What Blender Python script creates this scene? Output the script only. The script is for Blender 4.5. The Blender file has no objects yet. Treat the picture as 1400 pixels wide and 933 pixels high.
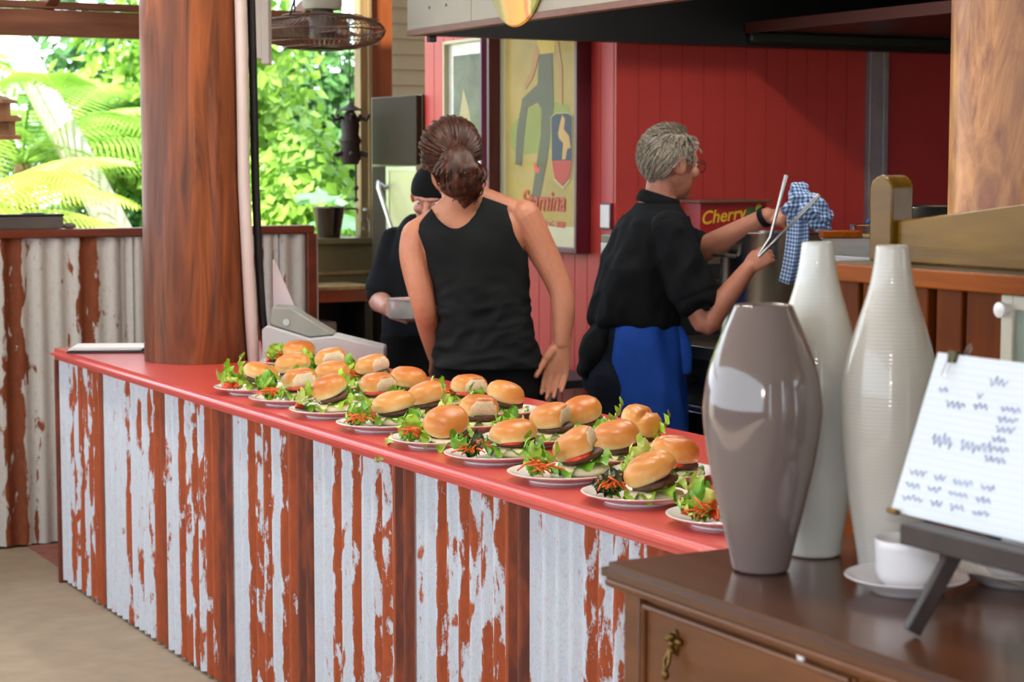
import bpy, bmesh, math, random
from mathutils import Vector, Matrix, Euler, noise
PI = math.pi
SC = bpy.context.scene
COL = SC.collection
random.seed(7)

# ------------------------------------------------------------------ camera
YAW = math.radians(28.5)
cam_data = bpy.data.cameras.new('camera')
cam = bpy.data.objects.new('camera', cam_data)
COL.objects.link(cam)
cam.location = (0, 0, 1.62)
cam.rotation_euler = (PI/2 - math.atan(241.5/2700), 0, -YAW)
cam_data.sensor_width = 23.6
cam_data.lens = 2700/1400*23.6
cam_data.clip_end = 200
cam_data.dof.use_dof = True
cam_data.dof.focus_distance = 4.7
cam_data.dof.aperture_fstop = 4.5
SC.camera = cam

# ------------------------------------------------------------------ world, sun, exposure
SC.view_settings.view_transform = 'Standard'
SC.view_settings.look = 'None'
SC.view_settings.gamma = 1
SC.view_settings.exposure = 0.0
SC.view_settings.use_curve_mapping = False
world = bpy.data.worlds.new('sky')
SC.world = world
world.use_nodes = True
bg = world.node_tree.nodes['Background']
bg.inputs[0].default_value = (0.80, 0.90, 1.0, 1)
bg.inputs[1].default_value = 4.2
sun_d = bpy.data.lights.new('sun', 'SUN')
sun_d.energy = 15.0
sun_d.angle = math.radians(1.5)
sun_d.color = (1.0, 0.95, 0.84)
sun = bpy.data.objects.new('sun', sun_d)
COL.objects.link(sun)
# the photographer's small fill flash, whose glint shows on the vases
fl_d = bpy.data.lights.new('camera_flash', 'POINT')
fl_d.energy = 28.0
fl_d.shadow_soft_size = .025
fl = bpy.data.objects.new('camera_flash', fl_d)
COL.objects.link(fl)
fl.location = (0.02, -0.04, 1.76)
sun.rotation_euler = Vector((0.42, 0.42, -0.80)).to_track_quat('-Z', 'Y').to_euler()

# ------------------------------------------------------------------ helpers: materials
def lin(r, g, b):
    f = lambda c: (c/255/12.92) if c/255 <= 0.04045 else ((c/255+0.055)/1.055)**2.4
    return (f(r), f(g), f(b), 1)

def sc_col(c, k):
    return (min(1, c[0]*k), min(1, c[1]*k), min(1, c[2]*k), 1)

class NT:
    """small wrapper to write node trees briefly"""
    def __init__(s, name):
        s.m = bpy.data.materials.new(name)
        s.m.use_nodes = True
        s.t = s.m.node_tree
        s.p = s.t.nodes['Principled BSDF']
    def n(s, kind, **kw):
        nd = s.t.nodes.new(kind)
        for k, v in kw.items():
            setattr(nd, k, v)
        return nd
    def l(s, a, b):
        s.t.links.new(a, b)
    def coord(s, which='Object', scale=(1, 1, 1), rnd=False):
        tc = s.n('ShaderNodeTexCoord')
        mp = s.n('ShaderNodeMapping')
        mp.inputs['Scale'].default_value = scale
        s.l(tc.outputs[which], mp.inputs['Vector'])
        if rnd:
            oi = s.n('ShaderNodeObjectInfo')
            ml = s.n('ShaderNodeMath', operation='MULTIPLY')
            ml.inputs[1].default_value = 37.0
            s.l(oi.outputs['Random'], ml.inputs[0])
            cb = s.n('ShaderNodeCombineXYZ')
            for i in range(3):
                s.l(ml.outputs[0], cb.inputs[i])
            s.l(cb.outputs[0], mp.inputs['Location'])
        return mp.outputs['Vector']
    def noise(s, vec, scale=5, detail=4, rough=.55, dist=0):
        nd = s.n('ShaderNodeTexNoise')
        nd.inputs['Scale'].default_value = scale
        nd.inputs['Detail'].default_value = detail
        nd.inputs['Roughness'].default_value = rough
        nd.inputs['Distortion'].default_value = dist
        s.l(vec, nd.inputs['Vector'])
        return nd.outputs['Fac']
    def ramp(s, fac, stops, interp='LINEAR'):
        r = s.n('ShaderNodeValToRGB')
        r.color_ramp.interpolation = interp
        el = r.color_ramp.elements
        while len(el) < len(stops):
            el.new(0.5)
        for e, (p, c) in zip(el, stops):
            e.position = p
            e.color = c if len(c) == 4 else (*c, 1)
        s.l(fac, r.inputs[0])
        return r.outputs[0]
    def math(s, op, a, b=None, clamp=False):
        m = s.n('ShaderNodeMath', operation=op)
        m.use_clamp = clamp
        for i, v in enumerate((a, b)):
            if v is None: continue
            if isinstance(v, (int, float)): m.inputs[i].default_value = v
            else: s.l(v, m.inputs[i])
        return m.outputs[0]
    def mix(s, fac, a, b, mode='MIX'):
        m = s.n('ShaderNodeMix', data_type='RGBA', blend_type=mode)
        for i, v in ((0, fac), (6, a), (7, b)):
            if isinstance(v, (int, float)): m.inputs[i].default_value = v
            elif isinstance(v, tuple): m.inputs[i].default_value = v
            else: s.l(v, m.inputs[i])
        return m.outputs[2]
    def bump(s, h, strength=.3, dist=.01):
        b = s.n('ShaderNodeBump')
        b.inputs['Strength'].default_value = strength
        b.inputs['Distance'].default_value = dist
        s.l(h, b.inputs['Height'])
        s.l(b.outputs[0], s.p.inputs['Normal'])
    def set(s, col=None, rough=None, metal=None, **kw):
        for key, v in (('Base Color', col), ('Roughness', rough), ('Metallic', metal)):
            if v is None: continue
            if isinstance(v, (int, float, tuple)): s.p.inputs[key].default_value = v
            else: s.l(v, s.p.inputs[key])
        for k, v in kw.items():
            s.p.inputs[k.replace('_', ' ')].default_value = v
        return s.m

def plain(name, col, rough=.5, metal=0.0, var=.12, scale=12, stretch=(1, 1, 1), bump=0, bdist=.004, rnd=False, **kw):
    t = NT(name)
    v = t.coord('Object', stretch, rnd)
    f = t.noise(v, scale)
    c = t.ramp(f, [(.3, sc_col(col, 1-var)), (.7, sc_col(col, 1+var))])
    if bump:
        t.bump(t.noise(v, scale*3, 3), bump, bdist)
    return t.set(c, rough, metal, **kw)

def wood(name, dark, light, rough=.4, stretch=(14, 14, 1.2), scale=2.2, knots=True, bump=.15, rnd=True, coat=0.0, dist=.6, patch=.55, spec=.5):
    t = NT(name)
    v = t.coord('Object', stretch, rnd)
    v2 = t.coord('Object', tuple(x*.25+.3 for x in stretch), rnd)
    f = t.noise(v, scale, 6, .6, dist)
    g = t.noise(v2, scale*.8, 3, .5, .8)
    c = t.ramp(f, [(.28, dark), (.72, light)])
    c = t.mix(t.math('MULTIPLY', t.ramp(g, [(.4, (0, 0, 0, 1)), (.65, (1, 1, 1, 1))]), patch), c, sc_col(dark, .75))
    t.bump(f, bump, .004)
    m = t.set(c, rough)
    t.p.inputs['Coat Weight'].default_value = coat
    t.p.inputs['Specular IOR Level'].default_value = spec
    t.p.inputs['Coat Roughness'].default_value = .12
    return m

# ------------------------------------------------------------------ helpers: geometry
def box(bm, x0, x1, y0, y1, z0, z1):
    vs = [bm.verts.new((x, y, z)) for z in (z0, z1) for x, y in ((x0, y0), (x1, y0), (x1, y1), (x0, y1))]
    for q in ((3, 2, 1, 0), (4, 5, 6, 7), (0, 1, 5, 4), (1, 2, 6, 5), (2, 3, 7, 6), (3, 0, 4, 7)):
        bm.faces.new([vs[i] for i in q])
    return vs

def boxc(bm, c, s, rot=None):
    vs = box(bm, -s[0]/2, s[0]/2, -s[1]/2, s[1]/2, -s[2]/2, s[2]/2)
    m = Matrix.Translation(c) @ (rot.to_4x4() if rot is not None else Matrix.Identity(4))
    for v in vs: v.co = m @ v.co
    return vs

def lathe(bm, prof, n=32, c=(0, 0, 0), ex=1, ey=1, cap=True):
    """profile of (radius, z) from bottom to top"""
    rings = []
    for r, z in prof:
        if r < 1e-6:
            rings.append([bm.verts.new((c[0], c[1], c[2]+z))])
        else:
            rings.append([bm.verts.new((c[0]+r*ex*math.cos(2*PI*i/n), c[1]+r*ey*math.sin(2*PI*i/n), c[2]+z)) for i in range(n)])
    for a, b in zip(rings, rings[1:]):
        if len(a) == 1 and len(b) == 1: continue
        for i in range(n):
            j = (i+1) % n
            if len(a) == 1: bm.faces.new((a[0], b[j], b[i]))
            elif len(b) == 1: bm.faces.new((a[i], a[j], b[0]))
            else: bm.faces.new((a[i], a[j], b[j], b[i]))
    if cap:
        if len(rings[0]) > 1: bm.faces.new(rings[0][::-1])
        if len(rings[-1]) > 1: bm.faces.new(rings[-1])
    return rings

def frames(pts, side=None):
    out = []
    up = None
    for i, p in enumerate(pts):
        a = pts[max(0, i-1)]; b = pts[min(len(pts)-1, i+1)]
        t = (Vector(b)-Vector(a)).normalized()
        if up is None:
            ref = Vector(side) if side is not None else (Vector((0, 0, 1)) if abs(t.z) < .9 else Vector((1, 0, 0)))
            up = (ref - t*ref.dot(t)).normalized()
        else:
            up = (up - t*up.dot(t)).normalized()
        out.append((t, up, t.cross(up).normalized()))
    return out

def tube(bm, pts, rad, n=8, side=None, flat=1.0, cap=True, fixed=None):
    """round or flattened tube along points; rad a number, or one per point, or (ru, rv) per point"""
    pts = [Vector(p) for p in pts]
    rings = []
    for i, (p, (t, u, v)) in enumerate(zip(pts, frames(pts, side))):
        if fixed is not None:
            u, v = Vector(fixed[0]), Vector(fixed[1])
        r = rad[i] if isinstance(rad, (list, tuple)) else rad
        ru, rv = r if isinstance(r, (list, tuple)) else (r, r*flat)
        rings.append([bm.verts.new(p + u*ru*math.cos(2*PI*k/n) + v*rv*math.sin(2*PI*k/n)) for k in range(n)])
    for a, b in zip(rings, rings[1:]):
        for k in range(n):
            bm.faces.new((a[k], a[(k+1) % n], b[(k+1) % n], b[k]))
    if cap:
        bm.faces.new(rings[0][::-1]); bm.faces.new(rings[-1])
    return rings

def capsule(pts, rad, steps=4):
    """adds rounded ends to a tube path: returns (points, radii)"""
    pts = [Vector(p) for p in pts]
    d0 = (pts[0]-pts[1]).normalized(); d1 = (pts[-1]-pts[-2]).normalized()
    P, Rr = [], []
    def rr(r, k): return (r[0]*k, r[1]*k) if isinstance(r, (tuple, list)) else r*k
    def mx(r): return min(r) if isinstance(r, (tuple, list)) else r
    for i in range(steps, 0, -1):
        a = i/steps*PI/2*.97
        P.append(pts[0]+d0*mx(rad[0])*math.sin(a)); Rr.append(rr(rad[0], math.cos(a)))
    P += pts; Rr += list(rad)
    for i in range(1, steps+1):
        a = i/steps*PI/2*.97
        P.append(pts[-1]+d1*mx(rad[-1])*math.sin(a)); Rr.append(rr(rad[-1], math.cos(a)))
    return P, Rr

def sphere(bm, c, r, nu=16, nv=10, mat=None):
    rx, ry, rz = r if isinstance(r, (tuple, list)) else (r, r, r)
    prof = [(math.sin(PI*i/nv), -math.cos(PI*i/nv)) for i in range(nv+1)]
    prof[0] = (0, -1); prof[-1] = (0, 1)
    k = len(bm.verts)
    lathe(bm, prof, nu)
    bm.verts.ensure_lookup_table()
    vs = bm.verts[k:]
    for v in vs:
        v.co = Vector((v.co.x*rx, v.co.y*ry, v.co.z*rz))
        if mat is not None: v.co = mat @ v.co
        v.co += Vector(c)
    return vs

def obj(name, bm, m, parent=None, loc=(0, 0, 0), rot=(0, 0, 0), ang=40, bevel=0, smooth=True):
    me = bm if isinstance(bm, bpy.types.Mesh) else bpy.data.meshes.new(name)
    if not isinstance(bm, bpy.types.Mesh):
        bmesh.ops.recalc_face_normals(bm, faces=bm.faces)
        bm.to_mesh(me); bm.free()
        if smooth:
            me.shade_smooth()
            me.set_sharp_from_angle(angle=math.radians(ang))
    for mm in (m if isinstance(m, (list, tuple)) else [m]):
        if mm is not None and mm.name not in [x.name for x in me.materials if x]: me.materials.append(mm)
    o = bpy.data.objects.new(name, me)
    COL.objects.link(o)
    o.location = loc; o.rotation_euler = rot
    if parent is not None: o.parent = parent
    if bevel:
        b = o.modifiers.new('bevel', 'BEVEL'); b.width = bevel; b.segments = 2; b.limit_method = 'ANGLE'; b.angle_limit = math.radians(35)
        b.harden_normals = False
    return o

def tag(o, label, cat, group=None, kind=None):
    o['label'] = label; o['category'] = cat
    if group: o['group'] = group
    if kind: o['kind'] = kind
    return o

def thing(name, label, cat, loc=(0, 0, 0), rotz=0, group=None, rot=None):
    o = bpy.data.objects.new(name, None); COL.objects.link(o)
    o.empty_display_size = .1
    o.location = loc; o.rotation_euler = rot if rot is not None else (0, 0, rotz)
    return tag(o, label, cat, group)

def struct(name, bm, m, parent=None, **kw):
    o = obj(name, bm, m, parent, **kw)
    if parent is None: o['kind'] = 'structure'
    return o

def BM(): return bmesh.new()

def quick(name, fn, m, parent=None, **kw):
    b = BM(); fn(b)
    return obj(name, b, m, parent, **kw)

def copy_tree(src, parent=None):
    c = src.copy(); COL.objects.link(c)
    if parent is not None: c.parent = parent
    for ch in list(src.children): copy_tree(ch, c)
    return c

# ------------------------------------------------------------------ materials of the setting
RED_A = lin(196, 62, 54)
M_red = plain('red_painted_board', RED_A, .42, var=.06, scale=6, bump=.05)
M_redflat = plain('dull_red_wall_paint', lin(172, 48, 45), .55, var=.06, scale=5)
M_concrete = plain('concrete_floor', lin(158, 142, 122), .75, var=.09, scale=9, bump=.25)
M_pole = wood('pole_timber', lin(78, 36, 16), lin(162, 88, 42), .5, (9, 9, .9), 1.8, bump=.4, coat=.12, dist=1.8, patch=.7, spec=.35)
M_pole2 = wood('pale_pole_timber', lin(118, 60, 24), lin(206, 146, 82), .42, (6, 6, 1.8), 1.6, bump=.5, coat=.2, dist=3.0, patch=.9, spec=.4)
M_beam = wood('beam_timber', lin(112, 66, 46), lin(158, 102, 74), .6, (1.2, 12, 12), 2)
M_rail = wood('rail_timber', lin(96, 38, 16), lin(138, 62, 30), .45, (1.2, 10, 10), 2)
M_post = wood('orange_post_timber', lin(120, 58, 20), lin(165, 90, 38), .5, (10, 10, 1), 2)
M_jamb = wood('jamb_timber', lin(120, 96, 60), lin(172, 146, 100), .5, (10, 10, 1), 2)
M_cream = plain('cream_weatherboard', lin(166, 156, 128), .6, var=.08, scale=6)
M_dark = plain('dark_paint', lin(24, 24, 26), .5, var=.2)
M_black = plain('black_hood_metal', lin(26, 28, 28), .45, .3, var=.2, scale=4)
M_hood = plain('hood_cream_metal', lin(158, 152, 138), .45, .1, var=.07, scale=3)
M_green = plain('hood_filter_metal', lin(52, 66, 60), .35, .6, var=.12, scale=3)
M_ss = plain('stainless_steel', (.56, .56, .55, 1), .28, 1.0, var=.08, scale=5, stretch=(1, 1, 12))
M_ssdull = plain('dull_stainless', lin(112, 104, 90), .38, .85, var=.14, scale=5)
M_olive = plain('olive_bench_laminate', lin(116, 104, 72), .45, .2, var=.1, scale=4)
M_white = plain('white_paint', lin(232, 230, 228), .5, var=.03)
M_roof = plain('roof_underside', lin(190, 180, 165), .8, var=.05)
M_soil = plain('garden_ground', lin(142, 138, 116), .9, var=.35, scale=3)
M_grey = plain('grey_plastic', lin(120, 120, 118), .5, var=.05)
M_redcounter = plain('red_counter_paint', lin(205, 74, 66), .3, var=.05, scale=7, bump=.06, Coat_Weight=.3, Coat_Roughness=.2)

def corrugated_material(name, white, rust, darkrust):
    t = NT(name)
    at = t.n('ShaderNodeAttribute', attribute_name='rust')
    lv = at.outputs['Fac']
    v1 = t.coord('Object', (16, 16, 4.6), True)
    v2 = t.coord('Object', (60, 60, 26), True)
    v3 = t.coord('Object', (260, 260, 160), True)
    n1 = t.noise(v1, 1.5, 3, .5, .5)
    n2 = t.noise(v2, 1.0, 3, .6)
    n3 = t.noise(v3, 1.0, 2, .6)
    s = t.math('ADD', t.math('ADD', t.math('MULTIPLY', lv, .86), .115), t.math('MULTIPLY', t.math('SUBTRACT', n1, .5), 1.7))
    s = t.math('ADD', s, t.math('MULTIPLY', t.math('SUBTRACT', n2, .5), .5))
    s = t.math('ADD', s, t.math('MULTIPLY', t.math('SUBTRACT', n3, .5), .22))
    mask = t.ramp(s, [(.50, (0, 0, 0, 1)), (.60, (1, 1, 1, 1))])
    wcol = t.ramp(n3, [(.25, sc_col(white, .82)), (.5, white), (.8, sc_col(white, 1.06))])
    wcol = t.mix(t.math('MULTIPLY', t.ramp(n2, [(.55, (0, 0, 0, 1)), (.8, (1, 1, 1, 1))]), .3), wcol, sc_col(rust, 1.6))
    rcol = t.ramp(t.math('ADD', t.math('MULTIPLY', n2, .6), t.math('MULTIPLY', n1, .4)), [(.3, sc_col(rust, .65)), (.6, rust), (.8, sc_col(rust, 1.35))])
    dk = t.ramp(lv, [(.9, (0, 0, 0, 1)), (1.05, (1, 1, 1, 1))])
    dk = t.math('MULTIPLY', dk, t.ramp(n1, [(.3, (.2, .2, .2, 1)), (.6, (1, 1, 1, 1))]))
    rcol = t.mix(dk, rcol, darkrust)
    c = t.mix(mask, wcol, rcol)
    t.bump(t.math('ADD', n3, t.math('MULTIPLY', mask, .6)), .15, .002)
    t.p.inputs['Metallic'].default_value = 0.0
    return t.set(c, t.ramp(mask, [(0, (.5, .5, .5, 1)), (1, (.8, .8, .8, 1))]))

M_corr = corrugated_material('rusty_corrugated_iron', lin(199, 205, 216), lin(166, 76, 34), lin(92, 44, 30))
M_corr2 = corrugated_material('weathered_corrugated_iron', lin(196, 192, 186), lin(128, 62, 28), lin(88, 40, 24))

def corrugated(levels, width, z0, z1, pitch_n, amp=.009, per=6):
    """one corrugated sheet in the local XZ plane (x along the sheet), front towards -y; a rust level per corrugation"""
    b = BM()
    n = pitch_n*per
    cols = []
    lay = b.verts.layers.float.new('rust')
    for i in range(n+1):
        x = width*i/n
        ph = 2*PI*i/per
        w = math.cos(ph)
        y = -amp*(abs(w)**.7)*(1 if w > 0 else -1)
        k = i/per
        f = k*len(levels)/pitch_n - .5
        a = max(0, min(len(levels)-1, int(math.floor(f)))); c = max(0, min(len(levels)-1, a+1))
        tt = max(0, min(1, f-a)); tt = max(0, min(1, (tt-.5)*2.6+.5))
        r = levels[a]*(1-tt)+levels[c]*tt
        col = []
        for zz in (z0, z0*.75+z1*.25, (z0+z1)/2, z0*.25+z1*.75, z1):
            v = b.verts.new((x, y, zz)); v[lay] = r; col.append(v)
        cols.append(col)
    for a, c in zip(cols, cols[1:]):
        for k in range(4):
            b.faces.new((a[k], c[k], c[k+1], a[k+1]))
    me = bpy.data.meshes.new('corrugated_sheet')
    b.to_mesh(me); b.free()
    me.shade_smooth()
    return me

# ------------------------------------------------------------------ floor, ground, roof
b = BM(); box(b, -3.2, 9, -5, 8.32, -.12, 0); struct('floor', b, M_concrete)
b = BM(); box(b, 2.14, 3.4, 7.6, 8.26, 0.0, .006); struct('trim_1', b, plain('worn_red_path', lin(150, 96, 82), .8, var=.25, scale=20))
b = BM(); box(b, -30, 40, -30, 45, -.5, -.13); o = struct('ground', b, M_soil)
b = BM(); box(b, 2.0, 9, 8.32, 10.6, -.12, 0); struct('floor_2', b, M_concrete)
b = BM(); box(b, -3.2, 9.2, -5.2, 9.0, 3.3, 3.4); struct('ceiling', b, M_roof)
b = BM(); box(b, 4.2, 9.2, 9.0, 11.6, 3.2, 3.3); struct('ceiling_2', b, M_roof)  # unseen roof extension, added to keep daylight off the weatherboards
b = BM(); box(b, -3.15, -3.05, -5, 8.3, 0, 1.2); struct('wall_side', b, M_rail)  # unseen low wall, added to keep sunlit ground out of the vase reflections

# unseen dining wall, added to cut light from behind; openings shape vase reflections
M_dining = plain('dining_wall_paint', lin(150, 128, 104), .7, var=.08)
for k, (x0, x1) in enumerate(((-3.1, -1.3), (-.8, 1.9), (2.35, 5.5))):
    b = BM(); box(b, x0, x1, -4.6, -4.5, 0, 3.3); struct('wall_front' if not k else 'wall_front_%d' % (k+1), b, M_dining)

# eave beams and a rafter
b = BM(); box(b, -3, 3.70, 8.38, 8.46, 2.165, 2.275); struct('beam', b, M_beam, bevel=.004)
b = BM(); box(b, -3, 3.70, 8.40, 8.44, 2.28, 2.312); struct('beam_2', b, M_beam, bevel=.004)
for i, xx in enumerate((-1.3, -.1, 1.1, 2.33, 3.5)):
    b = BM(); boxc(b, (0, 0, 0), (.05, 2.2, .07))
    struct('rafter', b, M_beam, loc=(xx, 7.55, 2.62), rot=(math.radians(-19), 0, 0), bevel=.004)

# unseen fill lamps, added under the roof to brighten walls, buns and people
t = NT('fill_lamp_tube'); t.p.inputs['Emission Color'].default_value = (1, .95, .88, 1); t.p.inputs['Emission Strength'].default_value = 6; M_tube = t.m
M_batten = plain('fill_lamp_white', lin(230, 230, 226), .5, var=.02)
for k, (x, y, wt, lab) in enumerate(((1.5, 6.2, 34, 'added unseen fill lamp above the far end of the counter'), (1.5, 3.6, 30, 'added unseen fill lamp above the middle of the counter'), (3.0, 4.9, 30, 'added unseen fill lamp above the cooks beside the hood'))):
    l = thing('fill_lamp', lab, 'lamp', (x, y, 3.2), 0, 'added fill lamps under the roof')
    b = BM(); box(b, -.07, .07, -.62, .62, .04, .10); obj('housing', b, M_batten, l, bevel=.004)
    b = BM(); tube(b, [(0, -.58, .02), (0, .58, .02)], .018, 12); obj('tube', b, M_tube, l)
    ld = bpy.data.lights.new('fill_light', 'AREA'); ld.shape = 'RECTANGLE'; ld.size = .12; ld.size_y = 1.15; ld.energy = wt; ld.color = (1, .93, .84)
    lo_ = bpy.data.objects.new('fill_light', ld); COL.objects.link(lo_); lo_.parent = l; lo_.location = (0, 0, -.005)

# ------------------------------------------------------------------ low corrugated wall at the far end
lw = BM(); box(lw, -.6, 3.44, 8.285, 8.31, 0, 1.31); lw = struct('wall_far', lw, M_dark)
lvl = [[.12, .05, .1, .95, .2, .62, .1, .92, .15], [.12, .62, .1, .1, .95, .95, .3, .92, .2], [.12, .1, .3, .25, .1, .12, .4, .3, .1], [.92, .2, .9, .3, .1, .2, .8, .3, .1]]
for i, xx in enumerate((.55, 1.27, 1.90, 2.57)):
    me = corrugated(lvl[(i+1) % 4] if i != 1 else [.15, .1, .1, .92, .12, .62, .1, .93, .1], .72, .01, 1.31, 9, .012)
    obj('corrugated_sheet', me, M_corr2, lw, loc=(xx, 8.262, 0))
me = corrugated([.9, .3, .95, .9, .1, .25, .3, .1], .62, .01, 1.31, 8, .012)
obj('corrugated_sheet', me, M_corr2, lw, loc=(2.86, 8.255, 0))
b = BM(); box(b, -.6, 3.46, 8.23, 8.33, 1.312, 1.348); obj('top_rail', b, M_rail, lw, bevel=.004)
b = BM(); box(b, 3.425, 3.47, 8.23, 8.33, 0, 1.312); obj('end_post', b, M_rail, lw, bevel=.004)

# ------------------------------------------------------------------ red kitchen walls, each board a piece of its own
def boarded(name, n, w, h, core, m, place, thick=.018, group=None):
    me = None
    par = struct(name, core, m)
    b = BM(); box(b, .0006, w-.0006, -thick, 0, 0, h)
    bmesh.ops.bevel(b, geom=[e for e in b.edges if abs(e.verts[0].co.z-e.verts[1].co.z) > .5], offset=.0022, segments=2, affect='EDGES')
    for i in range(n):
        o = obj('board' if me is None else 'board', b if me is None else me, m, par, loc=place(i)[0], rot=place(i)[1], smooth=False)
        if me is None: me = o.data
    return par
b = BM(); box(b, 4.308, 4.40, 7.02, 8.80, 0, 3.2)
boarded('wall_left', 17, .1047, 3.2, b, M_red, lambda i: ((4.308, 7.02+.1047*(i+1), 0), (0, 0, -PI/2)))
b = BM(); box(b, 4.40, 5.585, 7.018, 7.10, 0, 3.2)
boarded('wall_back', 12, .1080, 3.2, b, M_red, lambda i: ((4.29+.1080*i, 7.018, 0), (0, 0, 0)))
b = BM(); box(b, 5.68, 7.6, 7.0, 7.1, 0, 3.2); struct('wall_back_2', b, M_redflat)
b = BM(); box(b, 5.586, 5.655, 6.97, 7.05, 0, 3.2); box(b, 5.655, 5.682, 6.96, 7.05, 0, 3.2); struct('trim_2', b, plain('grey_corner_post', lin(150, 142, 142), .45, .3), bevel=.003)
b = BM(); box(b, 7.5, 7.6, -2, 7.0, 0, 3.3); struct('wall_right', b, M_redflat)

# pale weatherboards and posts beyond the fridge
b = BM(); box(b, 4.75, 6.2, 10.43, 10.5, 0, 3.2)
par = struct('wall_far_2', b, M_cream)
wb = None
for i in range(22):
    if wb is None:
        q = BM(); vs = box(q, 4.75, 6.2, -.016, 0, 0, .094)
        for v in vs:
            if v.co.z > .05 and v.co.y < -.01: v.co.y = -.004
        o = obj('weatherboard', q, M_cream, par, loc=(0, 10.43, 1.2+.088*i), smooth=False); wb = o.data
    else: obj('weatherboard', wb, M_cream, par, loc=(0, 10.43, 1.2+.088*i), smooth=False)
b = BM(); box(b, 4.37, 4.49, 9.60, 9.72, 0, 3.2); struct('post', b, M_post, bevel=.004)
wf = BM(); box(wf, 4.285, 4.325, 9.56, 9.64, 1.237, 3.2); box(wf, 4.325, 4.345, 9.54, 9.66, 1.237, 3.2); wfo = struct('window_1', wf, M_jamb, bevel=.003)
b = BM(); box(b, 3.0, 4.36, 9.58, 9.70, 0, 1.205); o = struct('wall_window', b, M_olive)
b = BM(); box(b, 2.98, 4.37, 9.52, 9.72, 1.205, 1.235); obj('sill', b, M_olive, o, bevel=.004)
b = BM(); box(b, 3.02, 4.34, 9.565, 9.58, 1.04, 1.06); obj('rail', b, M_jamb, o, bevel=.004)

# ------------------------------------------------------------------ timber poles of the roof
def pole(name, m, c, r, z0, z1, facet=None, seed=1):
    bm = BM()
    n = 40
    rings = []
    for j in range(26):
        z = z0+(z1-z0)*j/25
        ring = []
        for i in range(n):
            a = 2*PI*i/n
            rr = r*(1+.022*noise.noise((math.cos(a)*1.6+seed, math.sin(a)*1.6, z*.8)) + .008*noise.noise((math.cos(a)*5, math.sin(a)*5+seed, z*2.5)))
            if facet is not None:
                d = math.cos(a-facet)
                if d > .93: rr = min(rr, r*.945/d)
            rr *= 1-.012*(z-z0)
            ring.append(bm.verts.new((rr*math.cos(a), rr*math.sin(a), z)))
        rings.append(ring)
    for a, c2 in zip(rings, rings[1:]):
        for i in range(n): bm.faces.new((a[i], a[(i+1) % n], c2[(i+1) % n], c2[i]))
    bm.faces.new(rings[0][::-1]); bm.faces.new(rings[-1])
    return struct(name, bm, m, loc=(c[0], c[1], 0))
pole('pillar', M_pole, (2.395, 6.80), .189, .9155, 3.3, math.radians(205), 3)
pole('pillar_2', M_pole2, (2.95, 3.13), .185, 0, 3.3, None, 11)

# ------------------------------------------------------------------ the serving counter
ctr = thing('serving_counter', 'long serving counter with red painted top and rusty corrugated iron front', 'counter', (2.08, 4.7, 0))
def cpart(name, bm, m, **kw): return obj(name, bm, m, ctr, loc=(-2.08, -4.7, 0), **kw)
b = BM(); box(b, 2.048, 2.88, .75, 7.50, .873, .915)
bmesh.ops.bevel(b, geom=[e for e in b.edges if max(v.co.x for v in e.verts) < 2.1 and abs(e.verts[0].co.y-e.verts[1].co.y) > 1], offset=.017, segments=5, affect='EDGES')
cpart('countertop', b, M_redcounter, ang=60)
b = BM(); box(b, 2.10, 2.80, .8, 7.44, 0, .872); cpart('frame', b, M_dark)
sheets = [(7.475, .565, [.05, .03, .55, .48, .72, .42, .6, .8, .95]),
          (6.915, .70, [.05, .1, .12, .2, .58, .12, .45, .2, .5, .92, .95]),
          (6.215, .625, [.22, .1, .78, .38, .68, .45, .82, .92, 1.1, 1.08]),
          (5.595, .64, [.1, .05, .85, .55, .72, .08, .75, .92, 1.1, 1.08]),
          (4.960, .64, [.15, .08, .58, .2, .72, .1, .66, .52, 1.06, 1.08]),
          (4.325, .59, [.12, .1, .88, .3, .62, .3, .62, .58, 1.05, 1.02]),
          (3.740, .59, [.22, .05, .05, .12, .72, .35, .6, .25, .9, .95]),
          (3.155, .60, [.3, .1, .4, .1, .7, .3, .8, .9, 1.05])]
for i, (y, w, lv) in enumerate(sheets):
    me = corrugated(lv, w, .012, .873, len(lv), .0095)
    o = obj('corrugated_sheet', me, M_corr, ctr, loc=(2.0845-2.08+.0015*(i % 2), y-4.7, 0), rot=(0, 0, -PI/2))
b = BM(); box(b, 2.062, 2.10, 7.476, 7.496, 0, .872); cpart('edge_strip', b, M_rail)

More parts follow.
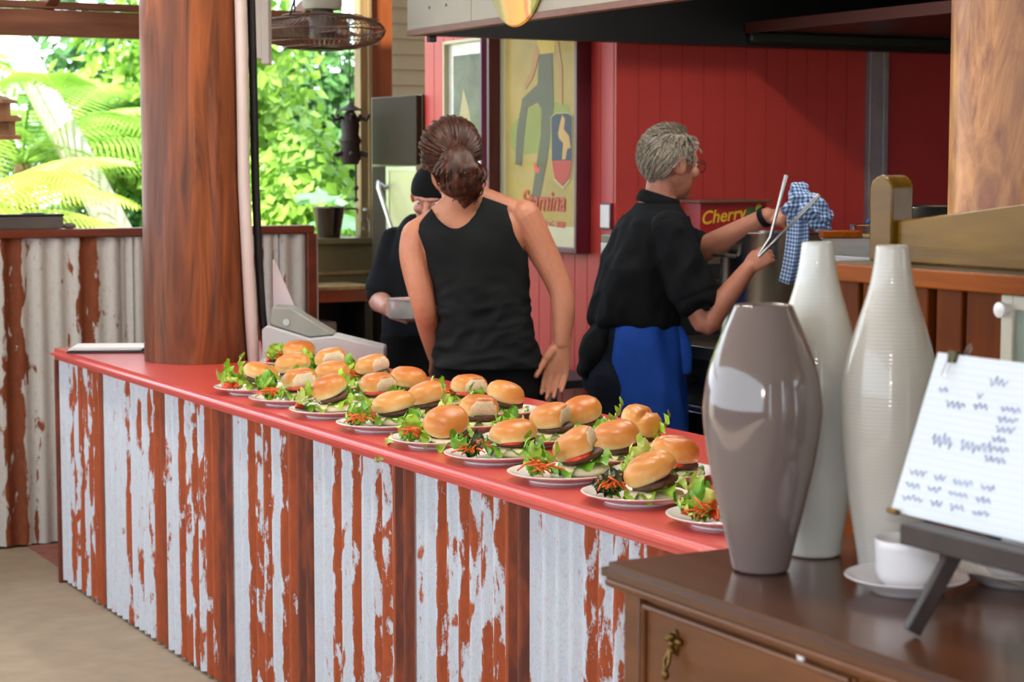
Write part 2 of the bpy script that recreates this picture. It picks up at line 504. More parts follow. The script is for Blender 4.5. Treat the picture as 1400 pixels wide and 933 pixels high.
# ------------------------------------------------------------------ plates, burgers and salads
M_china = plain('white_china', lin(236, 232, 234), .12, var=.02, Coat_Weight=.3)
M_crumb_in = lin(240, 226, 196)
def bun_material():
    t = NT('golden_bun')
    at = t.n('ShaderNodeAttribute', attribute_name='crumb').outputs['Fac']
    v = t.coord('Object', (1, 1, 1), True)
    tc = t.n('ShaderNodeTexCoord')
    sx = t.n('ShaderNodeSeparateXYZ'); t.l(tc.outputs['Object'], sx.inputs[0])
    n = t.noise(v, 28, 3); n2 = t.noise(v, 160, 3)
    h = t.math('ADD', t.math('MULTIPLY', sx.outputs[2], 18.0), t.math('MULTIPLY', t.math('SUBTRACT', n, .5), .55))
    c = t.ramp(h, [(.10, lin(240, 214, 160)), (.32, lin(226, 170, 94)), (.62, lin(208, 130, 54)), (.95, lin(186, 100, 38))])
    oi = t.n('ShaderNodeObjectInfo')
    c = t.mix(t.math('MULTIPLY', oi.outputs['Random'], .4), c, lin(218, 164, 86))
    cr = t.ramp(n2, [(.3, lin(226, 204, 160)), (.7, lin(246, 234, 208))])
    m = t.ramp(t.math('ADD', at, t.math('MULTIPLY', t.math('SUBTRACT', n, .5), .5)), [(.4, (0, 0, 0, 1)), (.6, (1, 1, 1, 1))])
    c = t.mix(m, c, cr)
    t.bump(t.math('ADD', n2, n), .12, .003)
    return t.set(c, .38)
M_bun = bun_material()
M_bread = plain('pale_bread', lin(240, 224, 188), .75, var=.12, scale=40, bump=.4, bdist=.002, rnd=True)
M_patty = plain('beef_patty', lin(92, 58, 42), .55, var=.35, scale=90, bump=.8, bdist=.003)
M_leaf = [plain('lettuce', lin(156, 196, 58), .4, var=.35, scale=22, rnd=True, Subsurface_Weight=.0),
          plain('green_lettuce', lin(112, 168, 44), .4, var=.3, scale=22, rnd=True),
          plain('pale_lettuce', lin(202, 216, 112), .45, var=.25, scale=22, rnd=True),
          plain('dark_salad_leaf', lin(58, 70, 32), .4, var=.5, scale=30, rnd=True)]
M_carrot = plain('carrot', lin(232, 102, 34), .4, var=.15, scale=60)
M_tomato = plain('tomato', lin(214, 66, 40), .2, var=.15, scale=40)
M_onion = plain('coleslaw', lin(228, 224, 200), .4, var=.1, scale=60)

b = BM()
lathe(b, [(0, .003), (.066, .003), (.068, 0), (.073, 0), (.074, .004), (.092, .009), (.118, .0185), (.1215, .0205), (.1222, .0222), (.120, .0230), (.112, .0212), (.088, .0125), (.072, .0085), (0, .0082)], 56)
PLATE = b

def bun_mesh(kind, seed, r=.056, h=.052):
    bm = BM()
    lay = bm.verts.layers.float.new('crumb')
    prof = [(0, .002), (.5*r, .001), (.86*r, 0), (.96*r, .006), (r, .016), (.975*r, .026), (.87*r, .037), (.68*r, .0455), (.45*r, .0495), (.22*r, .0515), (0, .052)]
    rings = lathe(bm, prof, 36)
    for v in bm.verts:
        x, y, z = v.co
        a = math.atan2(y, x)
        k = 1+.05*noise.noise((math.cos(a)*1.3+seed*3.1, math.sin(a)*1.3, z*20))
        x *= k*1.06; y *= k*.95; z *= h/.052*(1+.06*noise.noise((x*18+seed, y*18, 0)))
        v[lay] = 1.0 if (z < .006 and x*x+y*y < (.9*r)**2) else 0.0
        if kind == 'torn':
            lim = .74*r+.05*r*noise.noise((y*60, z*60, seed))
            if x > lim:
                x = lim - (.006 if z < .012 else 0)
                if z < .040: v[lay] = 1.0
        if kind == 'crease':
            d = (x*.5+y*.87-.006)
            z -= .010*math.exp(-(d/.007)**2)*max(0, z/h)
            if z < .02: z += .006*math.exp(-(d/.012)**2)
        v.co = (x, y, z)
    me = bpy.data.meshes.new('bun_top'); bmesh.ops.recalc_face_normals(bm, faces=bm.faces)
    bm.to_mesh(me); bm.free(); me.shade_smooth(); me.materials.append(M_bun)
    return me
BUNS = {'smooth': bun_mesh('smooth', 1), 'torn': bun_mesh('torn', 2), 'crease': bun_mesh('crease', 3), 'flat': bun_mesh('smooth', 5, .059, .044)}

def base_mesh(seed):
    bm = BM()
    lathe(bm, [(0, 0), (.048, 0), (.056, .005), (.058, .013), (.054, .020), (.03, .0225), (0, .023)], 28)
    for v in bm.verts:
        k = 1+.06*noise.noise((v.co.x*30+seed, v.co.y*30, v.co.z*30)); v.co.x *= k; v.co.y *= k
    me = bpy.data.meshes.new('bun_base'); bm.to_mesh(me); bm.free(); me.shade_smooth(); me.materials.append(M_bread); return me
BASES = [base_mesh(1), base_mesh(9)]
def patty_mesh():
    bm = BM()
    lathe(bm, [(0, 0), (.042, 0), (.048, .003), (.049, .010), (.044, .0145), (0, .0155)], 30)
    for v in bm.verts:
        k = 1+.09*noise.noise((v.co.x*55, v.co.y*55, v.co.z*55)); v.co.x *= k; v.co.y *= k
    me = bpy.data.meshes.new('patty'); bm.to_mesh(me); bm.free(); me.shade_smooth(); me.materials.append(M_patty); return me
PATTY = patty_mesh()
def frill_mesh(seed, r0=.03, r1=.064, m=None):
    bm = BM(); n = 54; rings = []
    for j in range(4):
        f = j/3; ring = []
        for i in range(n):
            a = 2*PI*i/n
            r = r0+(r1-r0)*f*(1+.22*noise.noise((math.cos(a)*2+seed, math.sin(a)*2, 0)))
            z = f*f*(.010*math.sin(a*9+seed)+.007*noise.noise((a*3, seed, 1)))-.004*f
            ring.append(bm.verts.new((r*math.cos(a), r*math.sin(a), z)))
        rings.append(ring)
    for a, c in zip(rings, rings[1:]):
        for i in range(n): bm.faces.new((a[i], a[(i+1) % n], c[(i+1) % n], c[i]))
    me = bpy.data.meshes.new('lettuce'); bm.to_mesh(me); bm.free(); me.shade_smooth(); me.materials.append(m); return me
FRILLS = [frill_mesh(1, m=M_leaf[0]), frill_mesh(4, m=M_leaf[1]), frill_mesh(8, m=M_leaf[0])]
def leaf_mesh(seed, L=.06, W=.045, curl=.6, m=None, ruff=1.0):
    bm = BM(); nu, nv = 16, 8; g = []
    for i in range(nu+1):
        u = i/nu; row = []
        w = W*(math.sin(PI*min(1, u*.93+.07))**.6)*(1+.2*noise.noise((u*5, seed, 0))+.22*math.sin(u*26+seed))
        for j in range(nv+1):
            s = j/nv*2-1
            edge = abs(s)**2
            x = L*u; y = w*.5*s
            z = .9*curl*L*(u*u)*.6 + ruff*edge*(.010*math.sin(u*19+seed*2+s*2)+.010*noise.noise((u*9+seed, s*4, 2))) + .010*edge*curl
            x -= .25*curl*L*u*u*.5
            row.append(bm.verts.new((x, y, z)))
        g.append(row)
    for i in range(nu):
        for j in range(nv): bm.faces.new((g[i][j], g[i+1][j], g[i+1][j+1], g[i][j+1]))
    me = bpy.data.meshes.new('lettuce_leaf'); bm.to_mesh(me); bm.free(); me.shade_smooth()
    if m: me.materials.append(m)
    return me
LEAVES = [[leaf_mesh(s+10*k, .05+.012*(s % 3), .042+.01*(s % 2), .35+.25*(s % 3), M_leaf[k]) for s in range(4)] for k in range(4)]
def shred_mesh(seed, m, n=16, name='carrot_shreds', spread=.02):
    bm = BM(); rd = random.Random(seed)
    for i in range(n):
        p = Vector((rd.gauss(0, spread*.6), rd.gauss(0, spread*.6), .004+rd.random()*.016))
        d = Vector((rd.uniform(-1, 1), rd.uniform(-1, 1), rd.uniform(-.35, .45))).normalized()*rd.uniform(.010, .02)
        k = Vector((rd.uniform(-1, 1), rd.uniform(-1, 1), rd.uniform(0, 1)))*.004
        tube(bm, [p-d, p+k, p+d], .0018, 4)
    me = bpy.data.meshes.new(name); bm.to_mesh(me); bm.free(); me.shade_smooth(); me.materials.append(m); return me
CARROTS = [shred_mesh(s, M_carrot) for s in (1, 2, 3)]
SLAWS = [shred_mesh(s, M_onion, 14, 'coleslaw') for s in (5, 6)]
def wedge_mesh():
    bm = BM(); n = 9; a0 = []; a1 = []; mid = []
    top = bm.verts.new((0, -.021, 0)); bot = bm.verts.new((0, .021, 0))
    rows = []
    for i in range(1, n):
        t = PI*i/n; yy = -.021*math.cos(t); r = .021*math.sin(t)
        rows.append([bm.verts.new((0, yy, .001))]+[bm.verts.new((r*math.cos(a), yy, r*math.sin(a))) for a in (0, .35, .7, 1.05)])
    for a, c in zip(rows, rows[1:]):
        for k in range(5): bm.faces.new((a[k], a[(k+1) % 5], c[(k+1) % 5], c[k]))
    for k in range(5):
        bm.faces.new((rows[0][(k+1) % 5], rows[0][k], top)); bm.faces.new((rows[-1][k], rows[-1][(k+1) % 5], bot))
    me = bpy.data.meshes.new('tomato_wedge'); bm.to_mesh(me); bm.free(); me.shade_smooth(); me.materials.append(M_tomato); return me
WEDGE = wedge_mesh()
def slice_mesh():
    bm = BM(); lathe(bm, [(0, 0), (.030, 0), (.032, .002), (.032, .005), (.030, .007), (0, .007)], 22)
    me = bpy.data.meshes.new('tomato_slice'); bm.to_mesh(me); bm.free(); me.shade_smooth(); me.materials.append(M_tomato); return me
SLICE = slice_mesh()

def inst(name, me, parent, loc, rot=(0, 0, 0), scale=None):
    o = bpy.data.objects.new(name, me); COL.objects.link(o)
    o.parent = parent; o.location = loc
    if isinstance(rot, Matrix): o.rotation_euler = rot.to_euler()
    else: o.rotation_euler = rot
    if scale: o.scale = scale
    return o

VIEW = Vector((math.sin(YAW), math.cos(YAW), 0)); RIGHT = Vector((math.cos(YAW), -math.sin(YAW), 0))
# plate centre, bun offset on it, kind of bun, turn, lean to one side, lean towards the room, salad, row and place in the row
MEALS = [
 (2.611, 6.403, .0, -.05, 'smooth', 20, 0, 4, 'mix', 'back', 1), (2.383, 5.91, .007, -.046, 'crease', 150, 9, 6, 'tomato', 'middle', 1),
 (2.195, 5.72, .0, -.062, 'flat', 60, -17, 0, 'tomato', 'front', 1), (2.189, 5.405, .050, .036, 'torn', 268, 5, 4, 'carrot', 'front', 2),
 (2.58, 6.039, -.007, -.054, 'torn', 262, 9, 4, 'green', 'back', 2), (2.40, 5.639, .01, -.044, 'smooth', 40, 3, 8, 'mix', 'middle', 2),
 (2.188, 5.09, .015, .046, 'smooth', 30, 19, 10, 'slaw', 'front', 3), (2.605, 5.756, -.01, -.056, 'torn', 290, 10, 4, 'mix', 'back', 3),
 (2.357, 5.255, .038, -.029, 'torn', 285, 2, 6, 'green', 'middle', 3), (2.563, 5.366, -.031, -.054, 'smooth', 110, -6, 8, 'green', 'back', 4),
 (2.190, 4.762, .052, .030, 'flat', 10, 9, 4, 'carrot', 'front', 4), (2.395, 4.955, .004, -.055, 'torn', 340, 12, 4, 'carrot', 'middle', 4),
 (2.61, 5.116, .0, -.05, 'torn', 275, -4, 0, 'carrot', 'back', 5), (2.59, 4.854, -.004, -.048, 'smooth', 80, -15, 4, 'green', 'back', 6),
 (2.399, 4.65, .0, -.05, 'torn', 262, -3, 4, 'slaw', 'middle', 5), (2.185, 4.419, -.002, -.062, 'smooth', 10, 2, 26, 'carrot', 'front', 5),
 (2.190, 4.120, .060, .010, 'flat', 200, 6, 6, 'dark', 'front', 6), (2.403, 4.329, .055, -.023, 'torn', 305, 9, 8, 'slaw', 'middle', 6),
 (2.621, 4.41, -.041, -.047, 'smooth', 50, 12, 14, 'green', 'back', 7), (2.185, 3.793, .060, .014, 'torn', 315, 27, 6, 'carrot', 'front', 7),
 (2.408, 3.965, .001, -.049, 'smooth', 120, 13, 12, 'mix', 'middle', 7), (2.574, 4.132, -.001, -.051, 'crease', 250, -22, 14, 'green', 'back', 8),
 (2.401, 3.699, -.007, -.047, 'crease', 20, -12, 4, 'tomato', 'middle', 8), (2.19, 3.476, .005, -.053, 'crease', 160, 24, 2, 'dark', 'front', 8),
 (2.20, 3.165, .045, -.03, 'smooth', 60, 4, 4, 'mix', 'front', 9)]
ORD = ['', 'first', 'second', 'third', 'fourth', 'fifth', 'sixth', 'seventh', 'eighth', 'ninth']
BUNWORD = {'smooth': 'smooth domed golden bun', 'torn': 'golden bun with a torn pale side', 'crease': 'golden bun with a crease across', 'flat': 'wide flattish golden bun'}
SALADWORD = {'mix': 'lettuce, carrot and tomato', 'tomato': 'lettuce and tomato wedges', 'carrot': 'lettuce and grated carrot', 'green': 'frilly green lettuce', 'slaw': 'lettuce and pale coleslaw', 'dark': 'dark mixed leaves'}
ROWWORD = {'front': 'front row', 'middle': 'middle row', 'back': 'back row'}
plate_me = None
rd = random.Random(5)
for k, (px, py, dx, dy, kind, turn, roll, tip, salad, row, num) in enumerate(MEALS):
    place = '%s on the counter, %s from the pole' % (ROWWORD[row], ORD[num])
    short = '%s, %s from the pole' % (ROWWORD[row], ORD[num])
    if plate_me is None:
        o = obj('plate', PLATE, M_china, loc=(px, py, .9155), ang=60); plate_me = o.data
    else:
        o = bpy.data.objects.new('plate', plate_me); COL.objects.link(o); o.location = (px, py, .9155)
    tag(o, 'white china plate, ' + place, 'plate', 'plates of burgers on the red counter')
    z0 = .9155+.0085
    bg_ = thing('burger', 'burger in a %s, %s' % (BUNWORD[kind], short), 'burger', (px+dx, py+dy, z0), 0, 'burgers on the red counter')
    side = RIGHT*.006
    Rr = Matrix.Rotation(math.radians(-roll), 3, VIEW) @ Matrix.Rotation(math.radians(tip), 3, RIGHT)
    Rh = Matrix.Rotation(math.radians(-roll*.6), 3, VIEW) @ Matrix.Rotation(math.radians(tip*.5), 3, RIGHT)
    T = Matrix.Rotation(math.radians(turn), 3, 'Z')
    inst('bun_base', BASES[k % 2], bg_, side, Matrix.Rotation(turn*1.3, 3, 'Z'))
    lift = .055*abs(math.sin(math.radians(roll*.6)))*.55
    inst('patty', PATTY, bg_, Vector((0, 0, .024+lift))+side*.6, Rh @ Matrix.Rotation(k*1.7, 3, 'Z'))
    inst('lettuce', FRILLS[k % 3], bg_, Vector((0, 0, .0235+lift*.5)), Rh @ Matrix.Rotation(k*2.1, 3, 'Z'), (1.08, 1.08, 1.3))
    if k in (0, 3, 8, 12, 16, 19, 22): inst('tomato_slice', SLICE, bg_, Vector((0, 0, .031+lift))-VIEW*.026-RIGHT*.008, Rh)
    lift2 = .055*abs(math.sin(math.radians(roll)))*.55+.05*abs(math.sin(math.radians(tip)))*.3
    inst('bun_top', BUNS[kind], bg_, Vector((0, 0, .036+lift2))-RIGHT*.002, Rr @ T)
    # salad beside the burger
    sp = Vector((px, py, 0))-RIGHT*.062-VIEW*.012
    to_bun = Vector((dx, dy, 0))
    if to_bun.dot(RIGHT) < .01: sp = Vector((px+dx, py+dy, 0))-RIGHT*.078-VIEW*.004
    off = Vector((sp.x-px, sp.y-py, 0))
    if off.length > .082: off *= .082/off.length
    sa = thing('salad', 'salad of %s, %s' % (SALADWORD[salad], short), 'salad', (px+off.x, py+off.y, z0+.003), 0, 'salads beside the burgers')
    pal = {'mix': (0, 1, 2), 'tomato': (0, 2, 0), 'carrot': (0, 1, 0), 'green': (1, 0, 1), 'slaw': (2, 0, 1), 'dark': (1, 3, 3)}[salad]
    for q in range(10):
        a = 2*PI*q/10+rd.uniform(-.3, .3)
        r0 = .002 if q < 6 else .012
        lf = inst('lettuce_leaf', LEAVES[pal[q % 3]][rd.randrange(4)], sa, (r0*math.cos(a)-.008*math.cos(a), r0*math.sin(a)-.008*math.sin(a), .002+.004*(q % 4)),
                  Matrix.Rotation(a, 3, 'Z') @ Matrix.Rotation(-rd.uniform(.15, .9), 3, 'Y') @ Matrix.Rotation(rd.uniform(-.4, .4), 3, 'X'))
        s_ = rd.uniform(.75, 1.15); lf.scale = (s_, s_, s_)
    c_off = VIEW*-.03+RIGHT*.012
    if salad in ('carrot', 'mix', 'dark'):
        o = inst('carrot_shreds', CARROTS[k % 3], sa, (c_off.x, c_off.y, .016), (0, 0, k), (1.25, 1.25, 1.25)); o['kind'] = 'stuff'
    if salad == 'slaw':
        o = inst('coleslaw', SLAWS[k % 2], sa, (c_off.x, c_off.y, .016), (0, 0, k), (1.25, 1.25, 1.25)); o['kind'] = 'stuff'
    if salad in ('tomato', 'mix', 'slaw'):
        for q in range(2): inst('tomato_wedge', WEDGE, sa, (c_off.x*.6+(.016-.036*q)*RIGHT.x, c_off.y*.6+(.016-.036*q)*RIGHT.y, .010), (.3, .2, 1.2+k+q*1.1))
# a limp leaf hanging over the rim of one plate, and leaf tips standing up behind some burgers
LONG = leaf_mesh(31, .085, .03, .3, M_leaf[2])
for (x, y, z, rx, ry, rz, lab) in ((2.098, 4.495, .941, .2, 1.15, 3.35, 'limp pale lettuce leaf hanging over the counter edge from a plate'),
                                   (2.58, 4.03, .955, .3, -.5, -.6, 'upright lettuce leaf behind the creased bun in the back row'),
                                   (2.62, 4.31, .95, -.3, -.55, -.6, 'lettuce leaf leaning out beside the back row bun before the blue apron'),
                                   (2.205, 5.835, .950, .3, -.9, 2.2, 'curled lettuce leaf standing up on the plate nearest the pole')):
    o = obj('lettuce_leaf', LONG if z < .945 else LEAVES[0][2], None, loc=(x, y, z), rot=(rx, ry, rz)); tag(o, lab, 'lettuce')

# ------------------------------------------------------------------ sideboard with vases, cups and the menu easel
M_oak = wood('sideboard_wood', lin(100, 60, 34), lin(156, 98, 58), .35, (8, 1.0, 8), 2.0, bump=.1, coat=.0, rnd=False, spec=.3)
M_oaktop = wood('sideboard_top_wood', lin(78, 46, 30), lin(112, 70, 46), .22, (9, .9, 9), 2.0, bump=.06, coat=.15, rnd=False, spec=.45)
M_brass = plain('aged_brass', lin(120, 92, 48), .4, .9, var=.3, scale=60)
sb = thing('sideboard', 'brown wooden sideboard with moulded top and brass drawer handle', 'sideboard', (1.75, 1.6, 0))
def sbp(name, bm, m, parent=None, **kw):
    return obj(name, bm, m, parent or sb, loc=(-1.75, -1.6, 0) if parent is None else (0, 0, 0), **kw)
b = BM(); box(b, 1.452, 2.02, .75, 2.405, 1.030, 1.05)
bmesh.ops.bevel(b, geom=[e for e in b.edges if e.verts[0].co.z > 1.04 and e.verts[1].co.z > 1.04], offset=.008, segments=4, affect='EDGES')
sbp('top', b, M_oaktop, ang=50)
b = BM(); tube(b, [(1.462, .75, 1.022), (1.462, 2.397, 1.022)], .0085, 10); tube(b, [(1.462, 2.397, 1.022), (2.02, 2.397, 1.022)], .0085, 10)
box(b, 1.468, 2.015, .76, 2.392, 1.010, 1.031); sbp('moulding', b, M_oak)
b = BM(); box(b, 1.490, 2.01, .77, 2.378, .12, 1.012); sbp('body', b, M_oak)
for y0, y1 in ((2.338, 2.378), (.77, .81)):
    b = BM(); box(b, 1.474, 1.492, y0, y1, 0, 1.011); sbp('stile', b, M_oak, bevel=.003)
def drawer(z0, z1):
    b = BM(); box(b, 1.482, 1.492, 1.862, 2.336, z0, z1); d = sbp('drawer', b, M_oak, bevel=.002)
    b = BM()
    P = [(1.479, 1.866, z0+.004), (1.479, 2.332, z0+.004), (1.479, 2.332, z1-.004), (1.479, 1.866, z1-.004), (1.479, 1.866, z0+.004)]
    for p, q in zip(P, P[1:]): tube(b, [p, q], .0045, 8)
    obj('bead', b, M_oak, d)
    zc = z1-.052
    h = BM()
    lathe(h, [(0, 0), (.013, 0), (.012, .004), (.006, .006), (0, .006)], 14)
    for v in h.verts: v.co = Vector((1.482-v.co.z, 2.252+v.co.x*.7, zc+.012+v.co.y*1.5))
    for dz in (.012, .022, .002):
        sphere(h, (1.474, 2.252, zc+dz), (.006, .006, .005), 10, 6)
    for dy in (-.012, .012): sphere(h, (1.477, 2.252+dy, zc+.016), (.005, .007, .006), 10, 6)
    tube(h, [(1.472, 2.252, zc+.004), (1.466, 2.246, zc-.012), (1.464, 2.252, zc-.028), (1.466, 2.258, zc-.012), (1.472, 2.252, zc+.004)], .003, 8)
    sphere(h, (1.464, 2.252, zc-.031), (.0055, .006, .008), 10, 6)
    hh = obj('handle', h, M_brass, d); hh['label'] = 'aged brass drop handle'
    return d
drawer(.846, 1.0); drawer(.68, .836); drawer(.5, .67)
for dy in (0, .55):
    b = BM(); box(b, 1.482, 1.492, 1.29-dy+.01, 1.85-dy, .5, 1.0); sbp('door', b, M_oak, bevel=.003)
b = BM(); boxc(b, (1.4795, 1.965, 1.0035), (.004, .012, .008)); o = obj('paper_scrap', b, M_white, rot=(0, 0, 0)); tag(o, 'tiny white paper scrap stuck above the sideboard drawer', 'paper')

def glaze(name, col, rings, var=.05):
    t = NT(name)
    v = t.coord('Object', (1, 1, 1))
    c = t.ramp(t.noise(v, 5, 3), [(.3, sc_col(col, 1-var)), (.7, sc_col(col, 1+var))])
    if rings:
        w = t.n('ShaderNodeTexWave'); w.wave_type = 'BANDS'; w.bands_direction = 'Z'
        w.inputs['Scale'].default_value = 58; w.inputs['Distortion'].default_value = .25
        t.l(v, w.inputs['Vector']); t.bump(w.outputs['Fac'], rings, .002)
    return t.set(c, .10, Coat_Weight=.6, Coat_Roughness=.04)
M_taupe = glaze('taupe_glaze', lin(124, 110, 107), 0)
M_wglaze = glaze('white_ribbed_glaze', lin(212, 212, 206), .10)
M_cglaze = glaze('cream_ribbed_glaze', lin(200, 194, 184), .16)
def spline(pts, n=7):
    out = []
    P = [pts[0]]+pts+[pts[-1]]
    for i in range(1, len(P)-2):
        for k in range(n):
            t = k/n
            o = []
            for d in (0, 1):
                a, b_, c, e = P[i-1][d], P[i][d], P[i+1][d], P[i+2][d]
                o.append(.5*((2*b_)+(-a+c)*t+(2*a-5*b_+4*c-e)*t*t+(-a+3*b_-3*c+e)*t**3))
            out.append(tuple(o))
    out.append(pts[-1]); return out
def vase(name, pts, m, loc, label, lip):
    prof = [(0, 0), (pts[0][0]-.004, 0)]+spline(pts)
    r, z = pts[-1]
    prof += [(r-.001, z+.002), (r-.003, z+.002), (r-lip, z-.002), (r-lip, z-.06), (0, z-.06)]
    b = BM(); lathe(b, prof, 72)
    return tag(obj(name, b, m, loc=loc, ang=70), label, 'vase')
vase('vase', [(.040, .003), (.046, .03), (.062, .095), (.076, .16), (.083, .215), (.0825, .245), (.076, .285), (.062, .325), (.049, .355), (.041, .373)], M_taupe, (1.618, 2.245, 1.0505),
     'dark taupe glazed vase, short barrel shape with wide mouth, on the sideboard', .006)
tall = [(.040, .003), (.045, .04), (.055, .10), (.0645, .17), (.0675, .22), (.0665, .265), (.059, .307), (.046, .352), (.0335, .392), (.0265, .425), (.0228, .456)]
vase('vase', tall, M_wglaze, (1.752, 2.300, 1.0505), 'tall white bottle vase standing behind the dark taupe vase', .004)
vase('vase', tall, M_cglaze, (1.768, 2.152, 1.0505), 'tall cream ribbed bottle vase standing behind the coffee cup', .004)

def saucer(loc, label):
    b = BM(); lathe(b, [(0, .003), (.040, .003), (.041, 0), (.046, 0), (.05, .004), (.066, .012), (.080, .0205), (.0825, .022), (.0815, .0235), (.076, .0215), (.05, .0095), (.03, .007), (0, .007)], 56)
    return tag(obj('saucer', b, M_china, loc=loc, ang=60), label, 'saucer', 'coffee saucers on the sideboard')
def cup(loc, rz, label):
    c = thing('coffee_cup', label, 'cup', loc, rz, 'coffee cups on the sideboard')
    b = BM(); lathe(b, [(0, .002), (.026, .002), (.027, 0), (.030, 0), (.031, .004), (.0385, .012), (.042, .024), (.0432, .05), (.0438, .064), (.0428, .0655), (.0415, .064), (.0405, .03), (.036, .012), (0, .008)], 48)
    obj('bowl', b, M_china, c, ang=60)
    b = BM(); tube(b, [(.041, 0, .052), (.056, 0, .054), (.066, 0, .044), (.063, 0, .03), (.050, 0, .022), (.0405, 0, .020)], .0042, 8, flat=1.4); obj('handle', b, M_china, c)
    return c
saucer((1.705, 2.035, 1.0505), 'white saucer under the cup in front of the cream vase')
cup((1.705, 2.035, 1.0577), math.radians(35), 'white coffee cup on a saucer in front of the cream vase')
saucer((1.868, 2.005, 1.0505), 'white saucer behind the easel ledge')
cup((1.868, 2.005, 1.0575), math.radians(150), 'white coffee cup half hidden behind the easel ledge')
saucer((1.835, 1.775, 1.0505), 'white saucer cut off at the edge of the photo beside the easel')
b = BM(); tube(b, [(0, 0, 0), (.03, 0, .002), (.075, 0, .001), (.10, 0, 0)], [(.002, .003), (.0015, .002), (.002, .003), (.0015, .004)], 8); sphere(b, (-.012, 0, 0), (.015, .010, .003), 12, 6)
o = obj('teaspoon', b, M_ss, loc=(1.752, 2.000, 1.0815), rot=(0, .1, math.radians(-62))); tag(o, 'steel teaspoon lying on the saucer beside the coffee cup', 'spoon')

# menu on a dark wooden easel
M_easel = wood('dark_easel_wood', lin(44, 34, 32), lin(70, 56, 52), .45, (6, 6, 6), 3)
ea = thing('easel', 'small dark brown wooden table easel holding the handwritten menu', 'easel', (1.60, 1.72, 1.05))
def eap(name, bm, **kw): return obj(name, bm, M_easel, ea, loc=(-1.60, -1.72, -1.05), **kw)
b = BM(); box(b, 1.568, 1.604, 1.50, 1.886, 1.153, 1.179); eap('ledge', b, bevel=.002)
def bar(p, q, w, t, side):
    b = BM(); d = (Vector(q)-Vector(p)); m = d.to_track_quat('Z', 'Y').to_matrix().to_4x4(); m.translation = (Vector(p)+Vector(q))/2
    vs = box(b, -w/2, w/2, -t/2, t/2, -d.length/2, d.length/2)
    for v in vs: v.co = m @ v.co
    return b
eap('leg', bar((1.545, 1.833, 1.056), (1.596, 1.816, 1.154), .016, .020, None), bevel=.002)
eap('mast', bar((1.640, 1.80, 1.165), (1.732, 1.69, 1.46), .016, .018, None), bevel=.002)
eap('brace', bar((1.60, 1.80, 1.166), (1.645, 1.80, 1.166), .014, .014, None), bevel=.002)
eap('leg', bar((1.545, 1.560, 1.056), (1.596, 1.577, 1.154), .016, .020, None), bevel=.002)
eap('mast', bar((1.640, 1.60, 1.165), (1.732, 1.685, 1.46), .016, .018, None), bevel=.002)
eap('back_leg', bar((1.86, 1.69, 1.057), (1.752, 1.688, 1.45), .016, .020, None), bevel=.002)
eap('cross_bar', bar((1.84, 1.69, 1.15), (1.60, 1.69, 1.160), .014, .014, None), bevel=.002)
def page_material():
    t = NT('lined_menu_paper')
    v = t.coord('Object', (1, 1, 1))
    w = t.n('ShaderNodeTexWave'); w.wave_type = 'BANDS'; w.bands_direction = 'Z'; w.inputs['Scale'].default_value = 34
    t.l(v, w.inputs['Vector'])
    c = t.mix(t.ramp(w.outputs['Fac'], [(.93, (0, 0, 0, 1)), (.99, (.35, .35, .35, 1))]), lin(226, 233, 242), lin(190, 206, 228))
    return t.set(c, .35)
M_page = page_material()
mn = thing('menu_board', 'white handwritten menu page clipped on a board on the easel', 'menu', (1.606, 1.72, 1.180), 0, rot=(0, math.radians(20), 0))
b = BM(); box(b, .0, .004, -.20, .222, 0, .212); obj('backing_board', b, M_easel, mn, bevel=.001)
b = BM(); box(b, -.0025, -.0004, -.20, .2275, .001, .213); obj('page', b, M_page, mn, bevel=.0005)
b = BM(); box(b, -.0042, -.0027, -.20, .052, .001, .211); sl = obj('page', b, M_page, mn, bevel=.0005)
M_ink = plain('blue_ink', lin(104, 124, 184), .5)
M_ink2 = plain('pale_ink', lin(150, 166, 204), .5)
rd = random.Random(11)
ink, ink2 = M_ink, M_ink2
def scrawl(m, y, z, L, h, x=-.0030, w=.0008):
    z -= .012; y = min(y, .226); bm = BM()
    pts = []; n = int(L/.0028)
    for i in range(n):
        t = i/n
        pts.append((x, y-L*t, z+h*(.5*math.sin(i*1.9+rd.random())+.35*(rd.random()-.4))+.002*t))
    tube(bm, pts, w, 4)
    obj('handwriting', bm, m, mn)
scrawl(ink2, .120, .196, .035, .013)
scrawl(ink2, .205, .176, .02, .008); scrawl(ink2, .135, .176, .014, .007)
scrawl(ink, .185, .160, .038, .008); scrawl(ink, .135, .162, .028, .008)
scrawl(ink2, .190, .112, .040, .017); scrawl(ink2, .138, .112, .055, .014)
for i in range(6): scrawl(ink, .085+.006*rd.random(), .164-.0125*i, .028+.02*rd.random(), .007)
for r_ in range(3):
    yy = .214
    for wd in range(4):
        L = .022+.02*rd.random()
        scrawl(ink if wd % 2 else ink2, yy, .066-.016*r_, L, .007); yy -= L+.012
